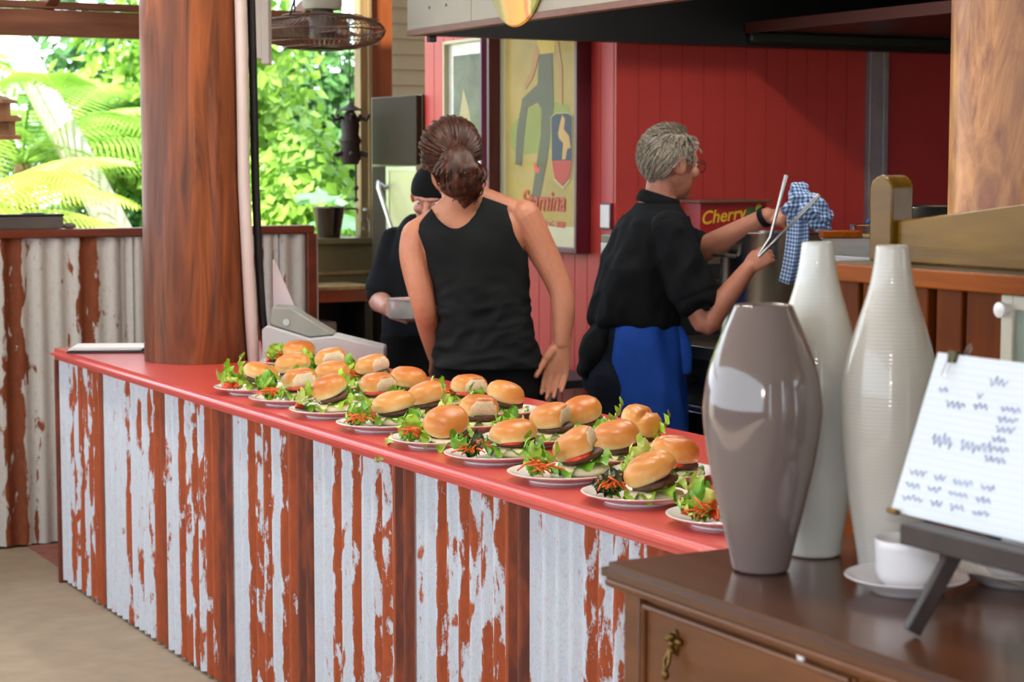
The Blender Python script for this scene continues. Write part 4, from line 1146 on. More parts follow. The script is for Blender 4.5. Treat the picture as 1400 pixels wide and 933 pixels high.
ch = thing('red_carton', 'red carton with yellow script lettering on the steel cabinet', 'carton', (4.66, 6.74, 1.3355))
M_rc = plain('red_carton_print', lin(168, 26, 26), .4, var=.06)
b = BM(); boxc(b, (0, 0, .065), (.33, .12, .13)); obj('box', b, M_rc, ch, bevel=.002)
b = BM(); boxc(b, (-.005, -.01, .135), (.36, .15, .010)); obj('lid', b, plain('brown_card', lin(120, 84, 62), .6), ch, bevel=.002)
M_yellow = plain('yellow_print', lin(238, 196, 48), .4)
text('Cherry', .075, M_yellow, ch, (-.055, -.0605, .075), (PI/2, math.radians(-6), 0), shear=.3, bold=.001)
b = BM(); sphere(b, (.085, -.0605, .085), (.03, .002, .028), 14, 8); obj('printed_leaf', b, plain('green_print', lin(70, 96, 44), .4), ch)
b = BM(); sphere(b, (.125, -.0605, .095), (.018, .002, .028), 14, 8); obj('printed_lemon', b, plain('lemon_print', lin(190, 190, 50), .4), ch)

sv = thing('stove', 'black commercial stove with steel top behind the taupe vase', 'stove', (4.5, 5.95, 0))
b = BM(); box(b, -.40, .5, -.42, .50, .08, .90); obj('body', b, M_black, sv, bevel=.006)
b = BM(); box(b, -.42, .52, -.44, .52, .90, .95); obj('hob', b, M_ssdull, sv, bevel=.004)
b = BM(); box(b, -.412, -.401, -.36, .44, .22, .70); dd = obj('oven_door', b, plain('oven_glass', lin(20, 20, 22), .12), sv, bevel=.003)
b = BM(); tube(b, [(-.44, -.30, .72), (-.44, .38, .72)], .010, 8); obj('handle', b, M_ss, dd)
for k in range(5):
    b = BM(); lathe(b, [(0, 0), (.02, 0), (.017, .02), (0, .022)], 14)
    for v in b.verts: v.co = Vector((-.402-v.co.z, -.30+.16*k+v.co.x, .82+v.co.y))
    obj('knob', b, M_dark, sv)
b = BM()
for x in (-.35, .45):
    for y in (-.37, .45): box(b, x-.025, x+.025, y-.025, y+.025, 0, .08)
obj('leg', b, M_dark, sv)
pt = thing('stock_pot', 'tall stainless stock pot on the stove in front of the grey haired cook', 'pot', (4.375, 6.09, .9505))
b = BM(); lathe(b, [(0, 0), (.148, 0), (.153, .008), (.153, .405), (.158, .412), (.158, .418), (.150, .418), (.148, .01), (0, .01)], 64); obj('pot', b, plain('brushed_pot_steel', (.86, .85, .83, 1), .24, 1.0, var=.05, scale=3), pt, ang=60)
for sx in (-1, 1):
    b = BM(); tube(b, [(sx*.153, -.05, .33), (sx*.195, -.045, .335), (sx*.20, 0, .335), (sx*.195, .045, .335), (sx*.153, .05, .33)], .007, 8); obj('handle', b, M_ss, pt)
ck = thing('low_steel_bench', 'low dark steel bench against the red wall between the two cooks', 'bench', (4.12, 7.3, 0))
b = BM(); box(b, -.15, .15, -.32, .40, .70, .735); obj('top', b, M_dark, ck, bevel=.004)
for x in (-.13, .13):
    for y in (-.30, .38):
        b = BM(); box(b, x-.015, x+.015, y-.015, y+.015, 0, .70); obj('leg', b, M_ss, ck)
for k, (y, s) in enumerate(((.02, .05), (-.08, .06))):
    b = BM(); lathe(b, [(0, 0), (.03, 0), (.045, .05), (.045, .06), (0, .06)], 18); o = obj('steel_dish', b, M_ss, loc=(4.08-.03*k, 7.3+y, .7355)); tag(o, ['small steel dish on the low bench behind the hanging hand', 'steel dish on the low bench nearest the black bag'][k], 'dish', 'steel dishes on the low bench')

# steel side bench with a bowl, trays and kitchen clutter
sbn = thing('steel_side_bench', 'steel kitchen bench with solid side holding bowl and trays', 'bench', (4.28, 5.0, 0))
b = BM(); box(b, -.28, .28, -.60, .28, 1.295, 1.325); obj('top', b, M_ss, sbn, bevel=.003)
b = BM(); box(b, -.26, .26, -.58, .26, .08, 1.295); obj('body', b, M_ssdull, sbn)
b = BM(); box(b, -.24, .24, -.56, .24, 0, .08); obj('plinth', b, M_dark, sbn)
b = BM(); lathe(b, [(0, 0), (.05, 0), (.09, .035), (.125, .09), (.140, .155), (.144, .157), (.141, .160), (.121, .095), (.085, .042), (0, .008)], 48)
tag(obj('mixing_bowl', b, plain('bowl_steel', (.45, .46, .44, 1), .2, 1.0, var=.05), loc=(4.22, 5.03, 1.3255), ang=60), 'wide stainless mixing bowl on the steel bench behind the timber post', 'bowl')
tr = thing('food_tray', 'steel food tray on the steel bench beside the mixing bowl', 'tray', (4.09, 5.185, 1.3255), VR)
b = BM()
for a in ((-.09, -.086, -.05, .05, 0, .05), (.086, .09, -.05, .05, 0, .05), (-.086, .086, -.05, -.046, 0, .05), (-.086, .086, .046, .05, 0, .05), (-.086, .086, -.046, .046, 0, .004), (-.096, .096, -.056, -.050, .048, .052), (-.096, .096, .050, .056, .048, .052)): box(b, *a)
obj('tray', b, M_ss, tr)
tb = thing('plastic_tub', 'clear plastic tub of brown food beside the mixing bowl', 'tub', (4.19, 5.24, 1.3255), VR)
b = BM(); lathe(b, [(0, 0), (.05, 0), (.055, .003), (.065, .09), (.068, .092), (.066, .095), (.062, .09), (.053, .006), (0, .006)], 4); obj('tub', b, M_clear, tb, rot=(0, 0, .78), smooth=False)
b = BM(); boxc(b, (0, 0, .035), (.068, .068, .055)); obj('food', b, plain('brown_food', lin(168, 130, 74), .6, var=.4, scale=40), tb, bevel=.01)
b = BM(); boxc(b, (0, 0, .012), (.13, .10, .024)); tag(obj('chopping_board', b, M_edge, loc=(4.08, 5.235, 1.378), rot=(0, 0, VR), bevel=.004), 'thick timber board resting across the food tray', 'board')
b = BM(); lathe(b, [(0, 0), (.02, 0), (.022, .01), (.022, .10), (.008, .125), (.004, .15), (0, .15)], 16); tag(obj('squeeze_bottle', b, plain('yellow_green_plastic', lin(196, 200, 70), .4), loc=(4.335, 5.21, 1.3255)), 'yellow green squeeze bottle behind the checked towel', 'bottle')
br = thing('pastry_brush', 'blue handled brush lying across the tub', 'brush', (4.20, 5.20, 1.43), math.radians(20))
b = BM(); tube(b, *capsule([(-.05, 0, 0), (.06, 0, .03)], [.007, .009]), 10); obj('handle', b, plain('blue_plastic', lin(46, 84, 160), .35), br)
b = BM(); boxc(b, (.085, 0, .038), (.04, .03, .012)); obj('bristle_head', b, M_white, br)
wk = thing('whisk', 'steel whisk standing in the tub beside the bowl', 'whisk', (4.235, 5.20, 1.345))
b = BM()
for k in range(6):
    a = PI*k/6; tube(b, [(0, 0, .05), (.02*math.cos(a), .02*math.sin(a), .10), (.014*math.cos(a), .014*math.sin(a), .145), (0, 0, .155), (-.014*math.cos(a), -.014*math.sin(a), .145), (-.02*math.cos(a), -.02*math.sin(a), .10), (0, 0, .05)], .0014, 4)
o = obj('wire_loops', b, M_ss, wk); o['kind'] = 'stuff'
b = BM(); tube(b, [(0, 0, -.01), (0, 0, .055)], .007, 10); obj('handle', b, M_ss, wk)

# ------------------------------------------------------------------ garden beyond the low wall
def leaf_material(name, c1, c2, tr=.35):
    t = NT(name)
    v = t.coord('Object', (1, 1, 1), True)
    c = t.ramp(t.noise(v, 2.2, 3), [(.3, c1), (.7, c2)])
    t.set(c, .45)
    tl = t.n('ShaderNodeBsdfTranslucent'); t.l(c, tl.inputs['Color'])
    mx = t.n('ShaderNodeMixShader'); mx.inputs[0].default_value = tr
    out = t.t.nodes['Material Output']
    t.l(t.p.outputs[0], mx.inputs[1]); t.l(tl.outputs[0], mx.inputs[2]); t.l(mx.outputs[0], out.inputs['Surface'])
    return t.m
G1 = leaf_material('garden_leaf', lin(96, 146, 44), lin(160, 200, 84))
G2 = leaf_material('yellow_garden_leaf', lin(150, 180, 60), lin(214, 226, 120))
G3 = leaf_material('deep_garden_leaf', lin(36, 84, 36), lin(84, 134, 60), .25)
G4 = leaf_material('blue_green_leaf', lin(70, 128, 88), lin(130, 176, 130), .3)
M_bark = plain('pale_bark', lin(196, 190, 178), .8, var=.2, scale=8, bump=.4, stretch=(1, 1, .3))
M_bark2 = plain('brown_bark', lin(110, 86, 60), .8, var=.3, scale=10, bump=.4)
rd = random.Random(21)
def frond_mesh(L, n, ll, m, droop=.5, lw=.022):
    b = BM()
    pts = []
    for i in range(13):
        u = i/12; pts.append(Vector((L*u*(1-.12*u), 0, L*(.55*u-droop*u*u*1.35))))
    tube(b, pts, [.010*(1-.85*i/12)+.001 for i in range(13)], 5)
    for i in range(n):
        u = .10+.9*i/n
        k = u*12; a = int(k); p = pts[a].lerp(pts[min(12, a+1)], k-a)
        l = ll*math.sin(PI*(.12+.86*u))**.7
        for s in (-1, 1):
            d = Vector((.45, s, -.35)).normalized(); w = Vector((1, 0, .2)).normalized()*lw*.5
            q = p+d*l*.5+Vector((0, 0, .02)); e = p+d*l+Vector((0, 0, -.12*l))
            vs = [b.verts.new(x) for x in (p-w*.5, q-w, e, q+w, p+w*.5)]
            b.faces.new(vs)
    me = bpy.data.meshes.new('frond'); b.to_mesh(me); b.free(); me.materials.append(m); return me
FR = {'a': frond_mesh(1.7, 38, .42, G1), 'b': frond_mesh(1.4, 34, .36, G2, .42), 'c': frond_mesh(1.3, 30, .34, G3)}
def palm(name, label, loc, h, key, n, r=.07, tilt=(0, 0), m=None, sc=1.0):
    p = thing(name, label, 'palm', loc, 0, 'palms and tree ferns in the garden')
    if h > .05:
        b = BM(); tube(b, [(0, 0, 0), (tilt[0]*.5, tilt[1]*.5, h*.55), (tilt[0], tilt[1], h)], [r*1.2, r, r*.8], 10); obj('trunk', b, M_bark2, p)
    for k in range(n):
        a = 2.4*k; el = -.15-.75*(k/n)+.15*rd.random()
        o = inst('frond', FR[key], p, (tilt[0], tilt[1], h), Matrix.Rotation(a, 3, 'Z') @ Matrix.Rotation(el+.25, 3, 'Y'))
        s = sc*rd.uniform(.85, 1.1); o.scale = (s, s, s)
    return p
palm('palm', 'bright tree fern behind the low wall left of the pole', (2.75, 12.2, -.13), 1.35, 'b', 16)
palm('palm', 'palm with arching fronds beyond the leaning white trunk', (3.55, 13.6, -.13), 1.75, 'a', 18)
palm('palm', 'low yellow fern just beyond the low wall beside the pole', (3.45, 11.4, -.13), .85, 'b', 14, sc=.75)
palm('palm', 'tall palm high behind the tan lantern', (2.65, 15.5, -.13), 2.4, 'a', 18, sc=1.2)
palm('palm', 'dark palm behind the timber pole', (4.5, 15.2, -.13), 1.6, 'c', 16, sc=1.2)
b = BM(); tube(b, [(4.55, 13.0, -.13), (4.10, 13.0, 1.0), (3.72, 13.0, 1.75), (3.25, 13.0, 2.62), (2.7, 13.0, 3.7)], [.13, .115, .105, .095, .085], 14)
lt_ = thing('leaning_tree', 'leaning pale tree trunk in the garden left of the timber pole', 'tree', (4.55, 13.0, -.13))
obj('trunk', b, M_bark, lt_, loc=(-4.55, -13.0, .13))
def blob_leaves(b, c, rr, n, ls, rd, shape=1.0):
    for i in range(n):
        d = Vector((rd.gauss(0, 1), rd.gauss(0, 1), rd.gauss(0, 1))).normalized()
        r = rd.random()**.45
        p = Vector(c)+Vector((d.x*rr[0], d.y*rr[1], d.z*rr[2]))*r
        ax = (d+Vector((rd.uniform(-.8, .8), rd.uniform(-.8, .8), rd.uniform(-.6, .9)))).normalized()
        t = ax.cross(Vector((rd.uniform(-1, 1), rd.uniform(-1, 1), rd.uniform(-1, 1)))).normalized()
        u = ax.cross(t).normalized()
        l = ls*rd.uniform(.6, 1.3); w = l*.36*shape
        vs = [b.verts.new(x) for x in (p-t*l*.5, p-t*l*.1+u*w+ax*l*.06, p+t*l*.5-ax*l*.1, p-t*l*.1-u*w+ax*l*.06)]
        b.faces.new(vs)
def shrub(name, label, loc, rr, n, ls, m, cat='shrub', lobes=5, trunk=True, shape=1.0, th=0):
    p = thing(name, label, cat, loc, 0, 'leafy trees and shrubs of the garden')
    b = BM()
    for k in range(lobes):
        c = (rd.uniform(-.5, .5)*rr[0], rd.uniform(-.5, .5)*rr[1], th+rr[2]*(.55+.75*k/lobes))
        blob_leaves(b, c, (rr[0]*.62, rr[1]*.62, rr[2]*.5), n//lobes, ls, rd, shape)
    o = obj('foliage', b, m, p, smooth=False); o['kind'] = 'stuff'
    if trunk:
        b = BM(); tube(b, [(0, 0, 0), (.03, 0, th+rr[2]*.5), (0, .02, th+rr[2]*1.1)], [.06, .045, .02], 8); obj('stem', b, M_bark2, p)
    return p
shrub('leafy_shrub', 'bright leafy shrub filling the window behind the bucket', (5.0, 12.4, -.13), (.75, .7, 1.25), 5200, .095, G1)
shrub('leafy_shrub', 'yellow green shrub low in the window above the sill', (4.55, 11.6, -.13), (.55, .5, .95), 3200, .08, G2)
shrub('leafy_tree', 'large leafy tree high in the window under the fan', (5.3, 14.5, -.13), (1.3, 1.1, 1.7), 7000, .12, G1, 'tree', 6, th=.7)
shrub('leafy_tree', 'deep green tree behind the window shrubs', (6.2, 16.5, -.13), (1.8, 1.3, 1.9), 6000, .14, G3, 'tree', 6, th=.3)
shrub('leafy_shrub', 'dark shrub beside the timber pole', (4.15, 14.4, -.13), (.7, .6, .95), 3000, .11, G3)
shrub('leafy_shrub', 'pale leafy shrub behind the dark case on the rail', (2.95, 13.4, -.13), (.8, .6, .85), 2200, .13, G2)
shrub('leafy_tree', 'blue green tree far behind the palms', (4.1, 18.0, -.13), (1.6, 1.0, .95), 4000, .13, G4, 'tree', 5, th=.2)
shrub('leafy_tree', 'far leafy tree at the back of the garden behind the tan lantern', (2.4, 19.0, -.13), (1.7, 1.0, .80), 3600, .13, G1, 'tree', 5, th=.1)
bl = thing('broadleaf_plant', 'broad leaved plant with large lobed leaves outside the window', 'plant', (4.75, 11.15, -.13))
BL = leaf_mesh(77, .42, .30, .5, G4, 2.0)
b = BM(); tube(b, [(0, 0, 0), (.02, 0, .8), (0, 0, 1.35)], [.03, .025, .015], 8); obj('stem', b, M_bark2, bl)
for k in range(12):
    a = 2.4*k; z = .75+.07*k
    o = inst('leaf', BL, bl, (.05*math.cos(a), .05*math.sin(a), z), Matrix.Rotation(a, 3, 'Z') @ Matrix.Rotation(.1+.5*rd.random(), 3, 'Y'))

# ------------------------------------------------------------------ people
def skin(name, c):
    t = NT(name)
    v = t.coord('Object', (1, 1, 1))
    n = t.noise(v, 9, 4); n2 = t.noise(v, 60, 3)
    col = t.ramp(t.math('ADD', t.math('MULTIPLY', n, .7), t.math('MULTIPLY', n2, .3)), [(.3, (c[0]*.86, c[1]*.76, c[2]*.74, 1)), (.7, (min(1, c[0]*1.08), c[1]*1.1, c[2]*1.1, 1))])
    t.bump(n2, .12, .002)
    m = t.set(col, .48)
    t.p.inputs['Subsurface Weight'].default_value = .08
    t.p.inputs['Subsurface Radius'].default_value = (.01, .004, .002)
    return m
M_skin1 = skin('tanned_skin', lin(190, 128, 98))
M_skin2 = skin('ruddy_skin', lin(182, 122, 98))
M_skin3 = skin('pink_skin', lin(206, 150, 132))
def cloth(name, c, rough=.85, var=.2):
    return plain(name, c, rough, var=var, scale=14, bump=.25, bdist=.002, Sheen_Weight=.0, Specular_IOR_Level=.15)
M_tank = cloth('black_jersey', lin(23, 26, 27))
M_shirt = cloth('black_chef_cloth', lin(20, 22, 25))
M_tee = cloth('dark_tee_cloth', lin(24, 27, 32))
M_pants = cloth('black_trouser_cloth', lin(12, 12, 15))
M_jeans = cloth('dark_denim', lin(24, 29, 42))
M_apron = cloth('blue_apron_cloth', lin(34, 78, 172), .75, .1)
M_shoe = plain('black_shoe', lin(20, 20, 20), .4)

def loft(bm, rings, side=(1, 0, 0), front=(0, 1, 0), n=32, pw=2.4, caps=True):
    """rings: (x, y, z, half width, half depth, tilt)"""
    side = Vector(side).normalized(); front = Vector(front).normalized()
    out = []
    for r in rings:
        x, y, z, a, b_ = r[:5]; tl = r[5] if len(r) > 5 else 0
        ring = []
        for i in range(n):
            t = 2*PI*i/n; c, s = math.cos(t), math.sin(t)
            u = a*math.copysign(abs(c)**(2/pw), c); v = b_*math.copysign(abs(s)**(2/pw), s)
            ring.append(bm.verts.new(Vector((x, y, z))+side*u+front*v+Vector((0, 0, tl*u))))
        out.append(ring)
    for a, c in zip(out, out[1:]):
        for i in range(n): bm.faces.new((a[i], a[(i+1) % n], c[(i+1) % n], c[i]))
    if caps:
        bm.faces.new(out[0][::-1]); bm.faces.new(out[-1])
    return out

def resample(rings, k):
    out = []
    P = [rings[0]]+list(rings)+[rings[-1]]
    P = [tuple(r)+((0,) if len(r) < 6 else ()) for r in P]
    for i in range(1, len(P)-2):
        for j in range(k):
            t = j/k
            out.append(tuple(.5*((2*b_)+(-a+c)*t+(2*a-5*b_+4*c-e)*t*t+(-a+3*b_-3*c+e)*t**3) for a, b_, c, e in zip(P[i-1], P[i], P[i+1], P[i+2])))
    out.append(P[-2]); return out

def limb(bm, pts, rad, n=18, side=None):
    P = [tuple(p)+((r, r) if not isinstance(r, tuple) else r) for p, r in zip(pts, rad)]
    Q = resample([p+(0,) for p in P], 5)
    pp = [q[:3] for q in Q]; rr = [(q[3], q[4]) for q in Q]
    tube(bm, *capsule(pp, rr), n, side=side)

def remesh(bm, voxel, smooth=2):
    bmesh.ops.recalc_face_normals(bm, faces=bm.faces)
    me = bpy.data.meshes.new('tmp'); bm.to_mesh(me); bm.free()
    o = bpy.data.objects.new('tmp', me); COL.objects.link(o)
    r = o.modifiers.new('r', 'REMESH'); r.mode = 'VOXEL'; r.voxel_size = voxel
    if smooth:
        s = o.modifiers.new('s', 'SMOOTH'); s.factor = .5; s.iterations = smooth
    dg = bpy.context.evaluated_depsgraph_get(); dg.update()
    out = bpy.data.meshes.new_from_object(o.evaluated_get(dg))
    bpy.data.objects.remove(o); bpy.data.meshes.remove(me)
    out.shade_smooth()
    return out

def wrinkle(me, amp, f, fz=1.0, seed=0, lo=-9, hi=9):
    ns = [v.normal.copy() for v in me.vertices]
    for v, n_ in zip(me.vertices, ns):
        p = v.co
        if not lo < p.z < hi: continue
        w = noise.noise((p.x*f+seed, p.y*f, p.z*f*fz)); w2 = noise.noise((p.x*f*2.3, p.y*f*2.3+seed, p.z*f*fz*2.3))
        ridge = 1-abs(w)*2
        v.co = p+n_*amp*(ridge*.6+w2*.5-.3)

def frame(fwd, up=(0, 0, 1)):
    f = Vector(fwd).normalized(); u = Vector(up); u = (u-f*u.dot(f)).normalized(); l = u.cross(f)
    return Matrix((f, l, u)).transposed()          # columns: forward, left, up

def head(bm, c, fwd, up=(0, 0, 1), s=1.0, face=True):
    R3 = frame(fwd, up)*s; c = Vector(c)
    M4 = Matrix.Translation(c) @ R3.to_4x4()
    def sp(p, r, nu=24, nv=16): sphere(bm, (0, 0, 0), r, nu, nv, None) and None
    def ell(p, r, nu=28, nv=18):
        k = len(bm.verts); sphere(bm, p, r, nu, nv); bm.verts.ensure_lookup_table()
        for v in bm.verts[k:]: v.co = M4 @ v.co
    def tb(pts, rad, n=10):
        k = len(bm.verts); tube(bm, *capsule(pts, rad, 3), n); bm.verts.ensure_lookup_table()
        for v in bm.verts[k:]: v.co = M4 @ v.co
    ell((-.010, 0, .035), (.096, .075, .092))
    ell((.035, 0, .030), (.058, .062, .068))
    ell((.030, 0, -.045), (.060, .056, .062))
    ell((.012, 0, -.035), (.055, .062, .050))
    ell((.066, 0, -.088), (.024, .026, .018))
    tb([(.086, 0, .028), (.098, 0, .008), (.108, 0, -.014)], [.008, .010, .013])
    ell((.098, .010, -.019), (.011, .008, .007), 10, 8); ell((.098, -.010, -.019), (.011, .008, .007), 10, 8)
    tb([(.076, .040, .034), (.088, .018, .034), (.088, -.018, .034), (.076, -.040, .034)], [.008, .010, .010, .008])
    tb([(.078, .024, -.047), (.090, .008, -.045), (.090, -.008, -.045), (.078, -.024, -.047)], [.004, .007, .007, .004])
    tb([(.078, .020, -.056), (.088, .007, -.058), (.088, -.007, -.058), (.078, -.020, -.056)], [.004, .008, .008, .004])
    for sy in (1, -1):
        ell((.072, .034*sy, -.012), (.024, .024, .022), 14, 10)                     # cheeks
        k = len(bm.verts); sphere(bm, (0, 0, 0), (.022, .007, .033), 16, 12); bm.verts.ensure_lookup_table()
        for v in bm.verts[k:]: v.co = M4 @ (Matrix.Rotation(.35*sy, 4, 'Z') @ v.co + Vector((-.012, .077*sy, .002)))
        tb([(-.004, .074*sy, .026), (-.022, .084*sy, .030), (-.032, .086*sy, .010), (-.020, .081*sy, -.022)], [.004]*4, 8)
    return M4

def eyes(parent, M4, s=1.0):
    for sy in (1, -1):
        b = BM(); sphere(b, M4 @ Vector((.075, .031*sy, .014)), .0125*s, 14, 10); e = obj('eye', b, M_eye, parent)
        b = BM(); sphere(b, M4 @ Vector((.0845, .032*sy, .014)), .005*s, 10, 8); obj('iris', b, M_iris, e)
M_eye = plain('eye_white', lin(226, 220, 214), .15, var=.02)
M_iris = plain('eye_iris', lin(52, 42, 36), .15, var=.1)

def hand(bm, wrist, d, dorsal, thumb_sign, curl=(.25, .3, .35, .4), s=1.0, spread=.06, thumb=(.55, .25), tcurl=.2):
    """d: along the hand; dorsal: back of the hand; thumb_sign +1 when the thumb lies towards dorsal x d"""
    x = Vector(d).normalized(); z = Vector(dorsal); z = (z-x*z.dot(x)).normalized(); y = z.cross(x)*thumb_sign
    W = Vector(wrist)
    P = lambda a, b_, c: W+(x*a+y*b_+z*c)*s
    tube(bm, *capsule([P(-.02, 0, 0), P(.015, .001, 0), P(.05, .002, .002), P(.085, .001, .001)], [(.017*s, .027*s), (.016*s, .031*s), (.0145*s, .039*s), (.010*s, .040*s)], 3), 16, fixed=(z, y))
    tube(bm, *capsule([P(.012, .020, -.005), P(.040, .034, -.008), P(.055, .040, -.008)], [.016*s, .015*s, .011*s], 3), 10)
    ys = (.0305, .0105, -.0095, -.0285); L = (.070, .078, .073, .058)
    for i in range(4):
        base = P(.082-.004*abs(i-1.2), ys[i], 0)
        ang = 0; p = base; pts = [P(.065, ys[i]*.92, 0), p]; rr = [.0095*s, .0092*s]
        dirn = (x+y*(spread*(1.5-i))).normalized()
        ax = y
        for k, f in enumerate((.44, .32, .24)):
            ang += curl[i]*(1.0 if k else .9)
            dd = dirn*math.cos(ang)-z*math.sin(ang)
            p = p+dd*L[i]*f*s; pts.append(p); rr.append((.0086-.0011*k)*s)
        tube(bm, *capsule(pts, rr, 3), 10)
    t0 = P(.045, .036, -.008)
    td = (x*math.cos(thumb[0])+y*math.sin(thumb[0])-z*thumb[1]).normalized()
    t1 = t0+td*.032*s; td2 = (td*math.cos(tcurl)-(y*.7+z*.5)*math.sin(tcurl)).normalized(); t2 = t1+td2*.026*s
    tube(bm, *capsule([P(.028, .024, -.006), t0, t1, t2], [.014*s, .0115*s, .0100*s, .0085*s], 3), 10)

def legs(bm, hips, z_hip, feet, r=(.088, .062, .05), knee_y=.02):
    for h, f in zip(hips, feet):
        limb(bm, [(h[0], h[1], z_hip), ((h[0]+f[0])/2, (h[1]+f[1])/2+knee_y, z_hip*.53), (f[0], f[1], .10)], r)

def shoe(parent, x, y, ang):
    b = BM(); loft(b, [(0, .03, 0, .046, .13), (0, .03, .03, .046, .13), (0, .02, .055, .040, .115), (0, -.03, .085, .036, .06), (0, -.045, .11, .034, .045)], n=20)
    for v in b.verts:
        w = 1-.25*max(0, (v.co.y-.02)/.13); v.co.x *= w
        v.co = Matrix.Rotation(ang, 4, 'Z') @ v.co + Vector((x, y, 0))
    obj('shoe', b, M_shoe, parent)

VR = -YAW
def at_view(lat, dep): return (RIGHT.x*lat+VIEW.x*dep, RIGHT.y*lat+VIEW.y*dep, 0)

# ---- person in the black singlet, seen from behind (local x: to the photo's right, y: away)
m1 = thing('person', 'person with brown ponytail and black singlet standing with back turned behind counter', 'person', at_view(-.125, 6.75), VR)
TL = .13
torso = [(.045, .02, .78, .165, .12, 0), (.042, .02, .92, .165, .122, 0), (.033, .01, 1.02, .148, .108, 0), (.028, .0, 1.12, .143, .102, .02), (.018, .0, 1.22, .150, .108, .06),
         (.0, .0, 1.31, .166, .114, TL), (-.015, .0, 1.385, .182, .108, TL), (-.025, .005, 1.435, .165, .09, TL), (-.038, .01, 1.475, .105, .068, TL), (-.046, .012, 1.50, .066, .060, .05)]
b = BM()
loft(b, resample(torso, 4), n=36)
limb(b, [(-.045, .012, 1.45), (-.058, .022, 1.52), (-.078, .038, 1.60)], [.064, .058, .058])
M_h1 = head(b, (-.088, .055, 1.636), (-.28, 1, -.16), (-.05, .12, 1), 1.06)
# trapezius and shoulder blades
limb(b, [(-.06, .0, 1.505), (-.13, .0, 1.435), (-.19, .0, 1.395)], [.040, .042, .045]); limb(b, [(-.03, .0, 1.52), (.06, .0, 1.485), (.15, .0, 1.445)], [.042, .045, .046])
# arms
limb(b, [(-.195, .0, 1.375), (-.205, -.008, 1.30), (-.175, -.03, 1.14), (-.160, .03, 1.06), (-.142, .11, .955)], [.060, .054, .042, .040, .029])
hand(b, (-.140, .125, .94), (.05, .75, -.6), (-.6, .4, .6), -1, (.35, .4, .45, .5))
limb(b, [(.165, .0, 1.44), (.205, -.004, 1.37), (.283, -.022, 1.215), (.300, -.030, 1.13), (.295, -.035, 1.015)], [.062, .055, .043, .041, .030])
hand(b, (.294, -.037, 1.00), (-.20, .03, -.97), (.10, 1, .05), 1, (.16, .18, .22, .28), 1.18, -.02, (.36, .5), .1)
legs(b, [(-.05, .02), (.13, .02)], .84, [(-.05, 0), (.15, 0)])
obj('body', remesh(b, .0038, 3), M_skin1, m1)
eyes(m1, M_h1)
# singlet from the torso alone, cut along neckline and arm holes
def interp(tab, z):
    if z <= tab[0][0]: return tab[0][1]
    for (a, u), (c, v) in zip(tab, tab[1:]):
        if z <= c: return u+(v-u)*(z-a)/(c-a)
    return tab[-1][1]
XL = [(1.13, -.30), (1.16, -.20), (1.2025, -.158), (1.27, -.158), (1.3275, -.168), (1.3825, -.188), (1.45, -.215)]
XR = [(1.285, .30), (1.31, .185), (1.3375, .158), (1.3825, .134), (1.4625, .110), (1.56, .104)]
b = BM()
tb_ = [(x, y, z, a+.010+.010*max(0, min(1, (1.26-z)/.3)), d+.012+.018*max(0, min(1, (1.26-z)/.3)), t) for x, y, z, a, d, t in resample(torso, 14) if z > .92]
tr_ = limb
loft(b, tb_, n=150, caps=False)
for v in b.verts:
    p = v.co
    # follow the shoulder slopes so that the straps lie on the trapezius
    if p.z > 1.40:
        sl = max(0, (p.z-1.40)/.1)
        p.z += .012*sl
kill = []
for f in b.faces:
    p = f.calc_center_median()
    xn = (p.x+.061)/.094
    zn = (1.405 if p.y < .01 else 1.36)+.085*xn*xn+.10*(p.x+.061)+.10*max(0, xn)**4*.3
    if (abs(xn) < 1.25 and p.z > zn) or p.x < interp(XL, p.z) or p.x > interp(XR, p.z): kill.append(f)
bmesh.ops.delete(b, geom=kill, context='FACES')
for it in range(6):
    mv = {}
    for v in b.verts:
        be = [e for e in v.link_edges if e.is_boundary]
        if len(be) == 2: mv[v] = (be[0].other_vert(v).co+be[1].other_vert(v).co)*.25+v.co*.5
    for v, c in mv.items(): v.co = c
for v in b.verts:
    p = v.co; n_ = Vector((p.x-.01, p.y, 0)).normalized()
    w = noise.noise((p.x*9, p.y*9, p.z*7)); w2 = noise.noise((p.x*6+p.z*14, p.y*8, p.z*16-p.x*10))
    k = max(0, min(1, (1.36-p.z)/.25))
    v.co = p+n_*(.010*k*w+.012*k*k*(1-2*abs(w2)))
o = obj('singlet', b, M_tank, m1, ang=80); s_ = o.modifiers.new('solid', 'SOLIDIFY'); s_.thickness = .004; s_.offset = 0
# trousers
b = BM()
loft(b, resample([(.045, .02, .78, .182, .14), (.043, .02, .86, .188, .142), (.04, .02, .95, .176, .132), (.036, .01, 1.04, .160, .118)], 4), n=36)
legs(b, [(-.045, .02), (.135, .02)], .83, [(-.05, 0), (.15, 0)], (.108, .082, .07))
me = remesh(b, .008, 3); wrinkle(me, .006, 9, .8, 3); obj('trousers', me, M_pants, m1)
shoe(m1, -.05, .02, 0); shoe(m1, .15, .02, -.1)
